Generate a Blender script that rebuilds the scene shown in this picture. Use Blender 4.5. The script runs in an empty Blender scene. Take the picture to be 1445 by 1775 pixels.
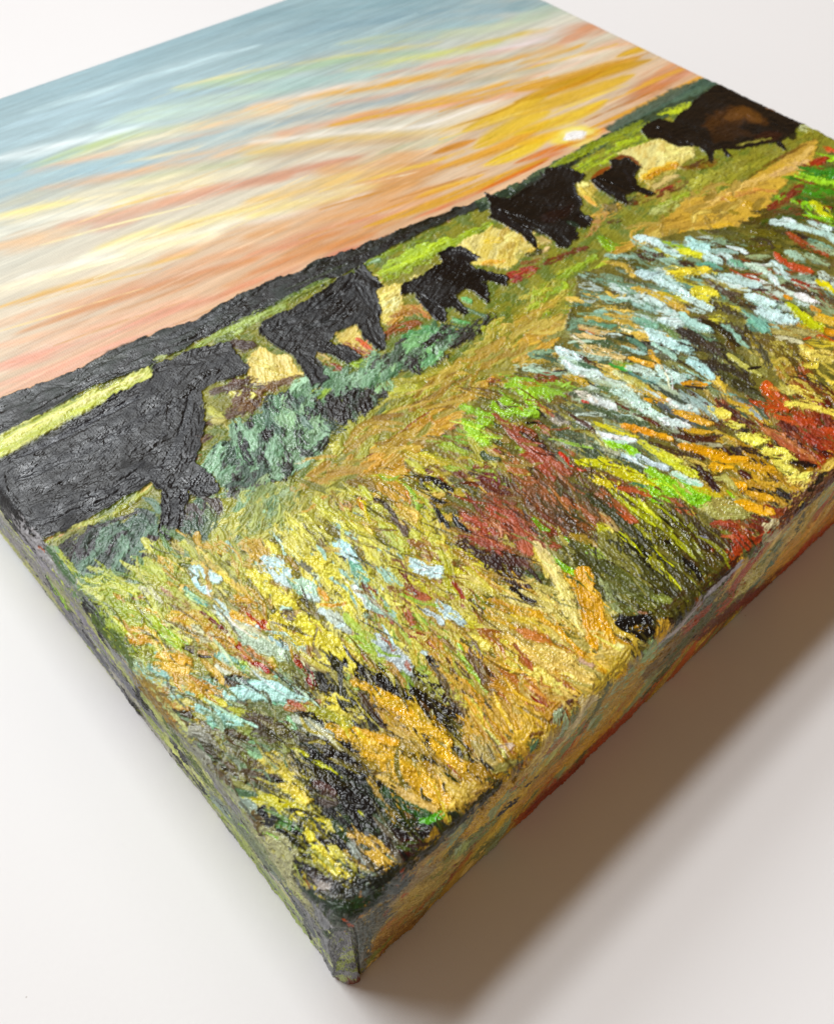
import bpy, math
import numpy as np
from mathutils import Matrix, Vector

# ------------------------------------------------------------------ camera
S, D, RC = 254.0, 41.3, 2.6            # canvas side, depth and edge radius in mm
sc = bpy.context.scene
CAMX = Vector((0.7419259,-0.6699382,0.0269960)); CAMY = Vector((0.5178982,0.5981902,0.6115145)); CAMZ = Vector((-0.4258257,-0.4397172,0.7907726))
CAMP = Vector((-0.0170988,-0.0300825,0.1455256))
FPX, PCX, PCY = 1576.449, 722.5, 887.5
cd = bpy.data.cameras.new('camera'); cam = bpy.data.objects.new('camera', cd)
sc.collection.objects.link(cam); sc.camera = cam
m = Matrix.Identity(4)
for i in range(3):
    m[i][0], m[i][1], m[i][2], m[i][3] = CAMX[i], CAMY[i], CAMZ[i], CAMP[i]
cam.matrix_world = m
cd.sensor_fit = 'VERTICAL'; cd.sensor_height = 24; cd.lens = 24 * FPX / 1775
cd.clip_start = .01; cd.clip_end = 50
cd.dof.use_dof = True; cd.dof.focus_distance = .168; cd.dof.aperture_fstop = 19

# ------------------------------------------------------------------ light
w = bpy.data.worlds.new('World'); sc.world = w; w.use_nodes = True
bg = w.node_tree.nodes['Background']
bg.inputs[0].default_value = (1.0, .60, .33, 1); bg.inputs[1].default_value = .19

# the room around the table: warm and dim, with a pale wall low down on the left
wt = w.node_tree; g_ = wt.nodes.new('ShaderNodeTexCoord'); sx = wt.nodes.new('ShaderNodeSeparateXYZ')
wt.links.new(g_.outputs['Generated'], sx.inputs[0])
def wm(op, a, b_):
    q_ = wt.nodes.new('ShaderNodeMath'); q_.operation = op
    for i_, v_ in enumerate((a, b_)):
        if isinstance(v_, (int, float)): q_.inputs[i_].default_value = v_
        else: wt.links.new(v_, q_.inputs[i_])
    return q_.outputs[0]
fx_ = wm('POWER', wm('MAXIMUM', wm('MULTIPLY', sx.outputs[0], -1.0), 0.0), 1.6)
fz_ = wm('POWER', wm('MAXIMUM', wm('SUBTRACT', 1.0, sx.outputs[2]), 0.0), 1.5)
fac_ = wm('MINIMUM', wm('MULTIPLY', fx_, fz_), 1.0)
wc = wt.nodes.new('ShaderNodeMix'); wc.data_type = 'RGBA'
wt.links.new(fac_, wc.inputs[0])
wc.inputs[6].default_value = (.172, .094, .038, 1); wc.inputs[7].default_value = (1.25, 1.27, 1.3, 1)
wt.links.new(wc.outputs[2], bg.inputs[0]); bg.inputs[1].default_value = 1.0

def pane(name, az, el, wd, ht, E, col, dist=3.0):
    """a daylit window pane seen from the table; E = light it throws on a surface facing it"""
    az, el = math.radians(az), math.radians(el)
    d = Vector((math.cos(az)*math.cos(el), math.sin(az)*math.cos(el), math.sin(el)))
    l = bpy.data.lights.new(name, 'AREA'); l.shape = 'RECTANGLE'
    l.size = wd; l.size_y = ht; l.color = col
    l.energy = E * math.pi * math.pi * dist * dist
    o = bpy.data.objects.new(name, l); sc.collection.objects.link(o)
    o.location = Vector((.127, .10, 0)) + d * dist
    z = d; x = Vector((0, 0, 1)).cross(z).normalized(); y = z.cross(x)
    mm = Matrix.Identity(4)
    for i in range(3):
        mm[i][0], mm[i][1], mm[i][2], mm[i][3] = x[i], y[i], z[i], o.location[i]
    o.matrix_world = mm
pane('window_light', 102, 66.3, 1.6, .15, .44, (.955, .98, 1.0))
pane('window_light', 101, 57.0, 1.7, .20, .37, (.95, .98, 1.0))
pane('window_light', 96, 42, 3.0, .85, .50, (.90, .96, 1.0))

vs = sc.view_settings
vs.view_transform = 'Standard'; vs.look = 'None'; vs.gamma = 1; vs.exposure = 0
sc.render.engine = 'CYCLES'

# ------------------------------------------------------------------ materials
def mat(name):
    M = bpy.data.materials.new(name); M.use_nodes = True
    return M, M.node_tree.nodes, M.node_tree.links, M.node_tree.nodes['Principled BSDF']

TM, n, l, b = mat('white_tabletop')
b.inputs['Base Color'].default_value = (.80, .795, .80, 1)
b.inputs['Roughness'].default_value = .42
b.inputs['Specular IOR Level'].default_value = .15
tc = n.new('ShaderNodeTexCoord'); n1 = n.new('ShaderNodeTexNoise')
n1.inputs['Scale'].default_value = 9; n1.inputs['Detail'].default_value = 5
l.new(tc.outputs['Object'], n1.inputs['Vector'])
mx = n.new('ShaderNodeMix'); mx.data_type = 'RGBA'
mx.inputs[6].default_value = (.79, .785, .79, 1); mx.inputs[7].default_value = (.82, .815, .815, 1)
l.new(n1.outputs[0], mx.inputs[0])
n2 = n.new('ShaderNodeTexVoronoi'); n2.voronoi_dimensions = '2D'; n2.inputs['Scale'].default_value = 13; n2.inputs['Randomness'].default_value = 1
l.new(tc.outputs['Object'], n2.inputs['Vector'])
rp = n.new('ShaderNodeMapRange'); rp.inputs[1].default_value = .001; rp.inputs[2].default_value = .003
rp.inputs[3].default_value = 1; rp.inputs[4].default_value = 0
l.new(n2.outputs['Distance'], rp.inputs[0])
mx2 = n.new('ShaderNodeMix'); mx2.data_type = 'RGBA'
mx2.inputs[7].default_value = (.55, .52, .5, 1)
l.new(rp.outputs[0], mx2.inputs[0]); l.new(mx.outputs[2], mx2.inputs[6]); l.new(mx2.outputs[2], b.inputs['Base Color'])
n3 = n.new('ShaderNodeTexNoise'); n3.inputs['Scale'].default_value = 900; n3.inputs['Detail'].default_value = 3
l.new(tc.outputs['Object'], n3.inputs['Vector'])
bp = n.new('ShaderNodeBump'); bp.inputs['Strength'].default_value = .12; bp.inputs['Distance'].default_value = .0002
l.new(n3.outputs[0], bp.inputs['Height']); l.new(bp.outputs[0], b.inputs['Normal'])

PM, n, l, b = mat('oil_paint')
at = n.new('ShaderNodeAttribute'); at.attribute_name = 'paint'
l.new(at.outputs['Color'], b.inputs['Base Color'])
b.inputs['Specular IOR Level'].default_value = .5
tc = n.new('ShaderNodeTexCoord')
n1 = n.new('ShaderNodeTexNoise'); n1.inputs['Scale'].default_value = 2600; n1.inputs['Detail'].default_value = 3
l.new(tc.outputs['Object'], n1.inputs['Vector'])
wx = n.new('ShaderNodeTexWave'); wx.bands_direction = 'X'; wx.inputs['Scale'].default_value = 520; wx.inputs['Distortion'].default_value = .6
wy = n.new('ShaderNodeTexWave'); wy.bands_direction = 'Y'; wy.inputs['Scale'].default_value = 520; wy.inputs['Distortion'].default_value = .6
for q in (wx, wy):
    l.new(tc.outputs['Object'], q.inputs['Vector'])
mu = n.new('ShaderNodeMath'); mu.operation = 'MULTIPLY'; l.new(wx.outputs['Fac'], mu.inputs[0]); l.new(wy.outputs['Fac'], mu.inputs[1])
m2 = n.new('ShaderNodeMath'); m2.operation = 'MULTIPLY'; m2.inputs[1].default_value = .55; l.new(mu.outputs[0], m2.inputs[0])
ad = n.new('ShaderNodeMath'); l.new(n1.outputs[0], ad.inputs[0]); l.new(m2.outputs[0], ad.inputs[1])
bp = n.new('ShaderNodeBump'); bp.inputs['Strength'].default_value = .4; bp.inputs['Distance'].default_value = .00008
l.new(ad.outputs[0], bp.inputs['Height']); l.new(bp.outputs[0], b.inputs['Normal'])
rv = n.new('ShaderNodeMath'); rv.operation = 'MULTIPLY_ADD'; rv.inputs[1].default_value = .18
l.new(n1.outputs[0], rv.inputs[0])
s2 = n.new('ShaderNodeMath'); s2.operation = 'SUBTRACT'; s2.inputs[1].default_value = .09
l.new(at.outputs['Alpha'], s2.inputs[0]); l.new(s2.outputs[0], rv.inputs[2]); l.new(rv.outputs[0], b.inputs['Roughness'])

WM, n, l, b = mat('bare_wood')
b.inputs['Roughness'].default_value = .7
tc = n.new('ShaderNodeTexCoord'); n1 = n.new('ShaderNodeTexNoise'); mp = n.new('ShaderNodeMapping')
mp.inputs['Scale'].default_value = (20, 400, 400); n1.inputs['Detail'].default_value = 5
l.new(tc.outputs['Object'], mp.inputs[0]); l.new(mp.outputs[0], n1.inputs['Vector'])
mx = n.new('ShaderNodeMix'); mx.data_type = 'RGBA'
mx.inputs[6].default_value = (.45, .29, .15, 1); mx.inputs[7].default_value = (.62, .45, .27, 1)
l.new(n1.outputs[0], mx.inputs[0]); l.new(mx.outputs[2], b.inputs['Base Color'])

# ------------------------------------------------------------------ tabletop
def box(name, lo, hi, M, parent=None, bev=0):
    import bmesh
    bm = bmesh.new(); bmesh.ops.create_cube(bm, size=1)
    for v in bm.verts:
        v.co = Vector([lo[i] + (v.co[i] + .5) * (hi[i] - lo[i]) for i in range(3)])
    if bev: bmesh.ops.bevel(bm, geom=bm.edges[:], offset=bev, segments=3, affect='EDGES')
    me = bpy.data.meshes.new(name); bm.to_mesh(me); bm.free(); me.materials.append(M)
    o = bpy.data.objects.new(name, me); sc.collection.objects.link(o)
    if parent: o.parent = parent
    return o
ZB = -D / 1000
t = box('tabletop', (-1.4, -1.4, ZB - .03), (2.2, 2.4, ZB), TM, bev=.003)
t['kind'] = 'structure'

# ------------------------------------------------------------------ paint raster (unfolded canvas, mm)
rng = np.random.default_rng(7)
h = .13; LO = -D - 1.5; HI = S + 4
NR = int((HI - LO) / h) + 1
COL = np.zeros((NR, NR, 3), np.float32); HGT = np.zeros((NR, NR), np.float32)
RGH = np.full((NR, NR), .4, np.float32); LAB = np.zeros((NR, NR), np.uint8)
# index [iv, iu]: v runs up the picture, u along its bottom edge

def _tile(seed, octaves=((8, .5), (16, .3), (32, .2))):
    r = np.random.default_rng(seed); N = 512; out = np.zeros((N, N), np.float32)
    for f, a in octaves:
        g = r.random((f, f)).astype(np.float32)
        x = np.arange(N) * f / N; i = x.astype(int); t = x - i; t = (t*t*(3-2*t)).astype(np.float32); j = (i+1) % f
        gx = g[i]*(1-t)[:, None] + g[j]*t[:, None]
        out += a * (gx[:, i]*(1-t) + gx[:, j]*t)
    out -= out.mean(); return out / out.std()
T1 = _tile(1, ((32, .5), (64, .35), (128, .25)))
T2 = _tile(2, ((16, .5), (48, .3), (150, .3)))
T3 = _tile(3, ((8, .6), (24, .3), (64, .2)))
def nz(T, x, y):
    """tileable noise, one unit = one coarse cell of about 1/32 tile"""
    x = (x * 16) % 512; y = (y * 16) % 512
    i = x.astype(np.int32); j = y.astype(np.int32); fx = x - i; fy = y - j
    i &= 511; j &= 511; i1 = (i+1) & 511; j1 = (j+1) & 511
    return (T[j, i]*(1-fx)*(1-fy) + T[j, i1]*fx*(1-fy) + T[j1, i]*(1-fx)*fy + T[j1, i1]*fx*fy).astype(np.float32)
def sm(a, b, x):
    t = np.clip((x-a)/(b-a), 0, 1); return t*t*(3-2*t)
SKYMODE = True
def lin(hx):
    c = np.array([int(hx[i:i+2], 16) for i in (0, 2, 4)], float) / 255
    c = np.where(c < .04045, c/12.92, ((c+.055)/1.055)**2.4)
    if SKYMODE: return np.clip(c*[.97, 1., .985] - .006, .004, .9).astype(np.float32)
    if c[0] > c[1] > c[2] and .28 < c[1]/c[0] < .68 and c[0] > .2: c = c*[.96, 1.11, .9]
    c = c*[1, 1.03, 1]
    return np.clip(c * 1.11 - .034*c/(c+.03), .004, .9).astype(np.float32)

def uv(px, py):
    """photo point -> point of the unfolded canvas (mm): rectifies the perspective"""
    d = CAMX*((px-PCX)/FPX) - CAMY*((py-PCY)/FPX) - CAMZ
    k = -CAMP.z/d.z; q = (CAMP + d*k)*1000
    if q.x >= -.4 and q.y >= -.4: return q.x, q.y
    off = RC*math.pi/2 - RC
    if q.x < -.4:
        k = -CAMP.x/d.x if abs(d.x) > 1e-6 else 1e9; p = (CAMP + d*k)*1000
        if k > 0 and p.y >= -.4: return max(p.z + 1.1, -D - 1), min(p.y, S + 4)
    k = -CAMP.y/d.y; p = (CAMP + d*k)*1000
    return min(p.x, S + 60), max(p.z + 1.1, -D - 1)

CROP = dict(A=(0,0,2.89), B=(450,0,2.89), C=(900,0,2.651), D=(0,400,3.211), E=(400,400,3.211), F=(800,250,4.129),
  G=(1095,250,4.129), H=(0,800,3.6125), I=(300,850,4.129), J=(600,650,4.129), K=(900,550,4.129), L=(1145,550,4.817),
  M=(600,950,4.129), N=(900,850,3.6125), O=(100,1100,3.6125), P=(400,1200,3.6125), Q=(400,1450,3.6125),
  R=(600,1100,3.6125), S=(950,900,2.919), T=(0,850,2.89), X=(0,0,1))

def win(P, pad):
    lo = np.floor((P.min(0)-pad-LO)/h).astype(int); hi = np.ceil((P.max(0)+pad-LO)/h).astype(int)
    lo = np.clip(lo, 0, NR-1); hi = np.clip(hi, 1, NR)
    if (hi <= lo).any(): return None
    u = (LO + h*np.arange(lo[0], hi[0])).astype(np.float32); v = (LO + h*np.arange(lo[1], hi[1])).astype(np.float32)
    U, V = np.meshgrid(u, v)
    return (slice(lo[1], hi[1]), slice(lo[0], hi[0])), U, V

def cr(P, n=5):
    if len(P) < 3: return np.array(P)
    Q = [2*P[0]-P[1]] + list(P) + [2*P[-1]-P[-2]]; out = []
    for i in range(1, len(Q)-2):
        for t in np.linspace(0, 1, n, endpoint=False):
            a, b, c, d = Q[i-1], Q[i], Q[i+1], Q[i+2]
            out.append(.5*((2*b)+(c-a)*t+(2*a-5*b+4*c-d)*t*t+(3*b-a-3*c+d)*t**3))
    out.append(P[-1]); return np.array(out)

def blend(sl, m, col, rgh, dh, flat, lab=None):
    m3 = m[..., None]
    COL[sl] = COL[sl]*(1-m3) + col*m3
    RGH[sl] = RGH[sl]*(1-m) + rgh*m
    HGT[sl] = HGT[sl]*(1-flat*m) + dh
    if lab is not None: LAB[sl][m > .5] = lab

#            alpha edge rag  dry  h0   bristle rim taper rough flat cvar
KIND = dict(
  s=dict(al=.9, edge=.9, rag=.5, dry=-9, h0=.004, br=.012, rim=.0, tap=.6, rough=.46, flat=.3, cv=.10, sf=2.2),
  v=dict(al=.75, edge=.5, rag=.3, dry=-9, h0=.02, br=.025, rim=.01, tap=.8, rough=.42, flat=.4, cv=.14, sf=2.0),
  b=dict(al=.97, edge=.12, rag=1.0, dry=-.75, h0=.11, br=.085, rim=.04, tap=.35, rough=.42, flat=.5, cv=.34, sf=1.3),
  k=dict(al=1., edge=.08, rag=.8, dry=-1.15, h0=.22, br=.06, rim=.12, tap=.25, rough=.27, flat=.7, cv=.24, sf=1.2),
  d=dict(al=.95, edge=.25, rag=.9, dry=-.15, h0=.11, br=.07, rim=.02, tap=.4, rough=.36, flat=.25, cv=.20, sf=1.6),
  f=dict(al=.95, edge=.3, rag=.4, dry=-9, h0=.03, br=.055, rim=.012, tap=.4, rough=.40, flat=.5, cv=.12, sf=.9),
  t=dict(al=1., edge=.3, rag=.2, dry=-2.5, h0=.16, br=.03, rim=.0, tap=.8, rough=.28, flat=.3, cv=.15, sf=1.5),
)
def stroke(kind, hx, P, hw, lab=None, seed=None, c2=None, hs=1., al=None):
    K = KIND[kind]; P = cr([np.array(p, float) for p in P]); c = lin(hx) if isinstance(hx, str) else hx
    r = win(P, hw*1.5+1)
    if r is None: return
    sl, U, V = r
    so = rng.random(2)*30
    best = np.full(U.shape, 1e9, np.float32); tt = np.zeros_like(best); ss = np.zeros_like(best)
    acc = 0.; L = np.linalg.norm(np.diff(P, axis=0), axis=1).sum()
    if L < 1e-3: return
    for a, b_ in zip(P[:-1], P[1:]):
        dv = b_-a; ln = np.hypot(*dv)
        if ln < 1e-6: continue
        dv = dv/ln
        X = U-a[0]; Y = V-a[1]
        t = X*dv[0]+Y*dv[1]; tcl = np.clip(t, 0, ln); s = Y*dv[0]-X*dv[1]
        ds = np.hypot(X-tcl*dv[0], Y-tcl*dv[1])
        k = ds < best
        best[k] = ds[k]; tt[k] = (acc+np.where(acc+ln >= L-1e-4, t, tcl))[k] if True else 0; ss[k] = s[k]
        acc += ln
    tn = np.clip(tt/L, 0, 1)
    prof = 1 - K['tap']*(np.abs(2*tn-1)**2.5)
    x = best/(hw*np.maximum(prof, .08))
    str_ = nz(T2, tt*.16+so[0], ss*1.25+so[1])               # streaks along the stroke
    fine = nz(T1, tt*.5+so[1], ss*K['sf']*2+so[0])
    blob = nz(T3, U*1.9+so[0], V*1.9+so[1]) if kind not in 'sv' else nz(T3, tt*.16+so[0], ss*.9+so[1])
    # ragged ends: bristles leave the canvas one by one
    endr = np.minimum(tt+hw*.5, L+hw*.5-tt)/max(hw, .2)
    x = x + K['rag']*.5*(blob*.55+fine*.35) + .25*K['rag']*np.maximum(0, 1-endr*1.2)*(str_*1.3+.2)
    m = sm(-.35, .95, 1-x) if kind == 's' else sm(-K['edge'], K['edge'], 1-x)
    if kind == 's': m = m*np.clip(.8+.35*str_, 0, 1.2); m = np.clip(m, 0, 1)
    if K['dry'] > -5:
        q = str_*.55+fine*.45+blob*.45 + (.35 if kind == 'd' else 0)*(nz(T1, U*1.1, V*1.1))
        m = m*sm(K['dry']-.22, K['dry']+.22, q)
    m = m*(al or K['al'])
    cv = 1+K['cv']*(.5*str_+.35*fine)
    col = c[None, None]*cv[..., None]
    if c2 is not None:
        w_ = sm(-.2, .9, str_+.4*blob)[..., None]; col = col*(1-w_)+lin(c2)*w_
    col = np.clip(col, .003, .92)
    rim = np.exp(-((1-x)/.22)**2)
    piled = np.exp(-((1-tn)*L/max(hw*.5, .4))**2)*.8
    crumple = nz(T2, U*.95+so[1], V*.95+so[0]); wr = np.maximum(0, crumple)**1.3
    sz = min(1.25, .5+hw*.35)*hs
    dh = m*sz*(K['h0']*(1+.4*blob+piled*(kind in 'bk')) + K['br']*(.7*str_+.8*fine) + K['rim']*(rim+.55*wr+.3*fine*rim))
    blend(sl, m, col, K['rough']+.05*blob, dh, K['flat'], lab)

def poly(hx, P, lab=None, rag=.5, hgt=.08, ang=0., br=.05, c2=None, rough=.35, al=1., flat=.6, dry=-9, cv=.18, soft=.18, wr=.04, sf=1., bl=.35):
    P = np.array(P, float); c = lin(hx)
    r = win(P, rag+.5)
    if r is None: return
    sl, U, V = r; so = rng.random(2)*30
    best = np.full(U.shape, 1e9, np.float32); ins = np.zeros(U.shape, bool)
    for a, b_ in zip(P, np.roll(P, -1, 0)):
        dv = b_-a; l2 = dv@dv
        if l2 < 1e-9: continue
        X = U-a[0]; Y = V-a[1]; t = np.clip((X*dv[0]+Y*dv[1])/l2, 0, 1)
        best = np.minimum(best, np.hypot(X-t*dv[0], Y-t*dv[1]))
        if abs(dv[1]) > 1e-9:
            ins ^= ((a[1] > V) != (b_[1] > V)) & (U < a[0]+dv[0]*(V-a[1])/dv[1])
    sd = np.where(ins, best, -best)
    ca, sa = math.cos(ang), math.sin(ang); A = U*ca+V*sa; B = -U*sa+V*ca
    str_ = nz(T2, A*.14*sf+so[0], B*.95*sf+so[1]); fine = nz(T1, A*.5*sf+so[1], B*2.2*sf+so[0]); blob = nz(T3, U*1.1+so[0], V*1.1+so[1])
    m = sm(-soft, soft, sd+rag*(.45*blob+.35*fine+.3*str_))
    if dry > -5:
        m = m*sm(dry-.25, dry+.25, str_*.5+fine*.4+blob*.5+.35*nz(T1, U*1.1, V*1.1))
    m = m*al
    col = c[None, None]*(1+cv*(.5*str_+.35*fine))[..., None]
    if c2 is not None:
        w_ = sm(-.3, 1., str_*.7+.6*blob)[..., None]; col = col*(1-w_)+lin(c2)*w_
    crumple = nz(T2, U*.8+so[1], V*.8+so[0])
    rim = np.exp(-(sd/.45)**2)
    dh = m*(hgt*(1+bl*blob+.8*rim)+br*(.8*str_+.7*fine)+wr*np.maximum(0, crumple)**1.3*1.6)
    blend(sl, m, np.clip(col, .003, .92), rough+.05*blob, dh, flat, lab)

def pts(crop, toks):
    x0, y0, s = CROP[crop]
    return [(x0+float(a)/s, y0+float(b)/s) for a, b in (t.split(',') for t in toks)]
def paint(txt, lab=None):
    """one stroke a line: kind colour[/second colour] width point point ...  ('@X' picks the crop its numbers are in)"""
    crop = 'X'
    for ln in txt.strip().splitlines():
        tk = ln.split()
        if not tk: continue
        if tk[0][0] == '@': crop = tk[0][1:]; continue
        k, hx = tk[0], tk[1]; c2 = None
        if '/' in hx: hx, c2 = hx.split('/')
        if k[0] == 'p':
            Q = [uv(*p) for p in pts(crop, tk[3:])]
            ang = math.radians(float(tk[2]))
            o = dict(p=dict(), pd=dict(dry=-.35, hgt=.1), pk=dict(hgt=.28, wr=.10, rag=.5), pf=dict(hgt=.03, br=.035, wr=0.01, rag=.8, soft=.5, flat=.4), pm=dict(hgt=.15, br=.05, wr=.04, rag=.5, sf=.8), pc=dict(hgt=.2, br=.03, wr=0, rag=.4, sf=.8, bl=.06, rough=.40, cv=.1))[k]
            poly(hx, Q, lab, ang=ang, c2=c2, **o); continue
        wd = float(tk[2])/CROP[crop][2]; pp = pts(crop, tk[3:])
        Q = [np.array(uv(*p)) for p in pp]
        i = len(pp)//2 - (1 if len(pp) == 2 else 0); j = min(i+1, len(pp)-1)
        if i == j: i -= 1
        d = np.array(pp[j])-np.array(pp[i]); nrm = np.array([-d[1], d[0]])/max(np.hypot(*d), 1e-6)
        c0 = (np.array(pp[i])+np.array(pp[j]))/2
        a = np.array(uv(*(c0+nrm*wd/2))); b_ = np.array(uv(*(c0-nrm*wd/2)))
        dc = Q[j]-Q[i]; dc /= max(np.hypot(*dc), 1e-6)
        hw = abs((a-b_)[1]*dc[0]-(a-b_)[0]*dc[1])/2
        stroke(k, hx, Q, max(hw*(1.35 if k == 's' else 1.), .16), lab, c2=c2)

def dabs(txt, lab):
    """a cloud of dabs: centre x,y  radius  count  direction(deg on the canvas)  length mm  half-width mm  kinds  colours"""
    for ln in txt.strip().splitlines():
        t_ = ln.split(); cxy = [float(q) for q in t_[0].split(',')]; r_ = float(t_[1]); cs = t_[7].split(',')
        for _ in range(int(t_[2])):
            a_ = rng.random()*6.283; q_ = r_*rng.random()**.5
            p = np.array(uv(cxy[0]+q_*math.cos(a_)*1.2, cxy[1]+q_*math.sin(a_)*.8))
            a = math.radians(float(t_[3]))+rng.normal()*.3; L_ = float(t_[4])*rng.uniform(.5, 1.4)
            e = np.array([math.cos(a), math.sin(a)]); w_ = np.array([-e[1], e[0]])*rng.normal()*.12*L_
            c = lin(cs[rng.integers(len(cs))])*rng.uniform(.8, 1.15)
            stroke(t_[6][rng.integers(len(t_[6]))], np.clip(c, .004, .9), [p-e*L_/2, p+w_, p+e*L_/2], float(t_[5])*rng.uniform(.6, 1.3), lab)

# ------------------------------------------------------------------ the painting, back layers first
L_SKY, L_HILL, L_FIELD, L_PATH, L_BED, L_SIDE = 1, 2, 3, 4, 5, 6
L_COW = [10, 11, 12, 13, 14, 15]
BX = (LO, HI)
# sky ground colour
yy = (LO + h*np.arange(NR))[:, None] + np.zeros((1, NR)); xx = (LO + h*np.arange(NR))[None, :] + 0*yy
tb = sm(150, 236, yy - .0*xx + 6*nz(T3, xx*.05, yy*.2)); tc_ = sm(112, 170, yy + 8*nz(T3, xx*.04, yy*.25))[..., None]
base = lin('dcb088')*(1-tc_) + lin('ddd2bc')*tc_
base = base*(1-tb[..., None]) + lin('9ab6bf')*tb[..., None]
COL[:] = base*(1+.05*nz(T2, xx*.08, yy*1.1))[..., None]; LAB[:] = L_SKY; RGH[:] = .46
HGT[:] = .008*nz(T2, xx*.1, yy*1.3)+.006*nz(T1, xx*.6, yy*2.)
for i in range(1100):                     # thin blended streaks right across the sky
    y = rng.uniform(114, 262); x = rng.uniform(-40, 250); Lh = rng.uniform(14, 70); sl = rng.uniform(-.06, .06)
    iy = int((y-LO)/h); ix = int((x-LO)/h)
    if not (0 <= iy < NR and 0 <= ix < NR): continue
    c = COL[min(iy, NR-1), min(ix, NR-1)]*rng.uniform(.86, 1.12)
    stroke('s', np.clip(c, 0, .9), [(x-Lh, y-sl*Lh), (x, y+rng.normal()*.5), (x+Lh, y+sl*Lh)], rng.uniform(.35, 1.9), al=.55)
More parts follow.
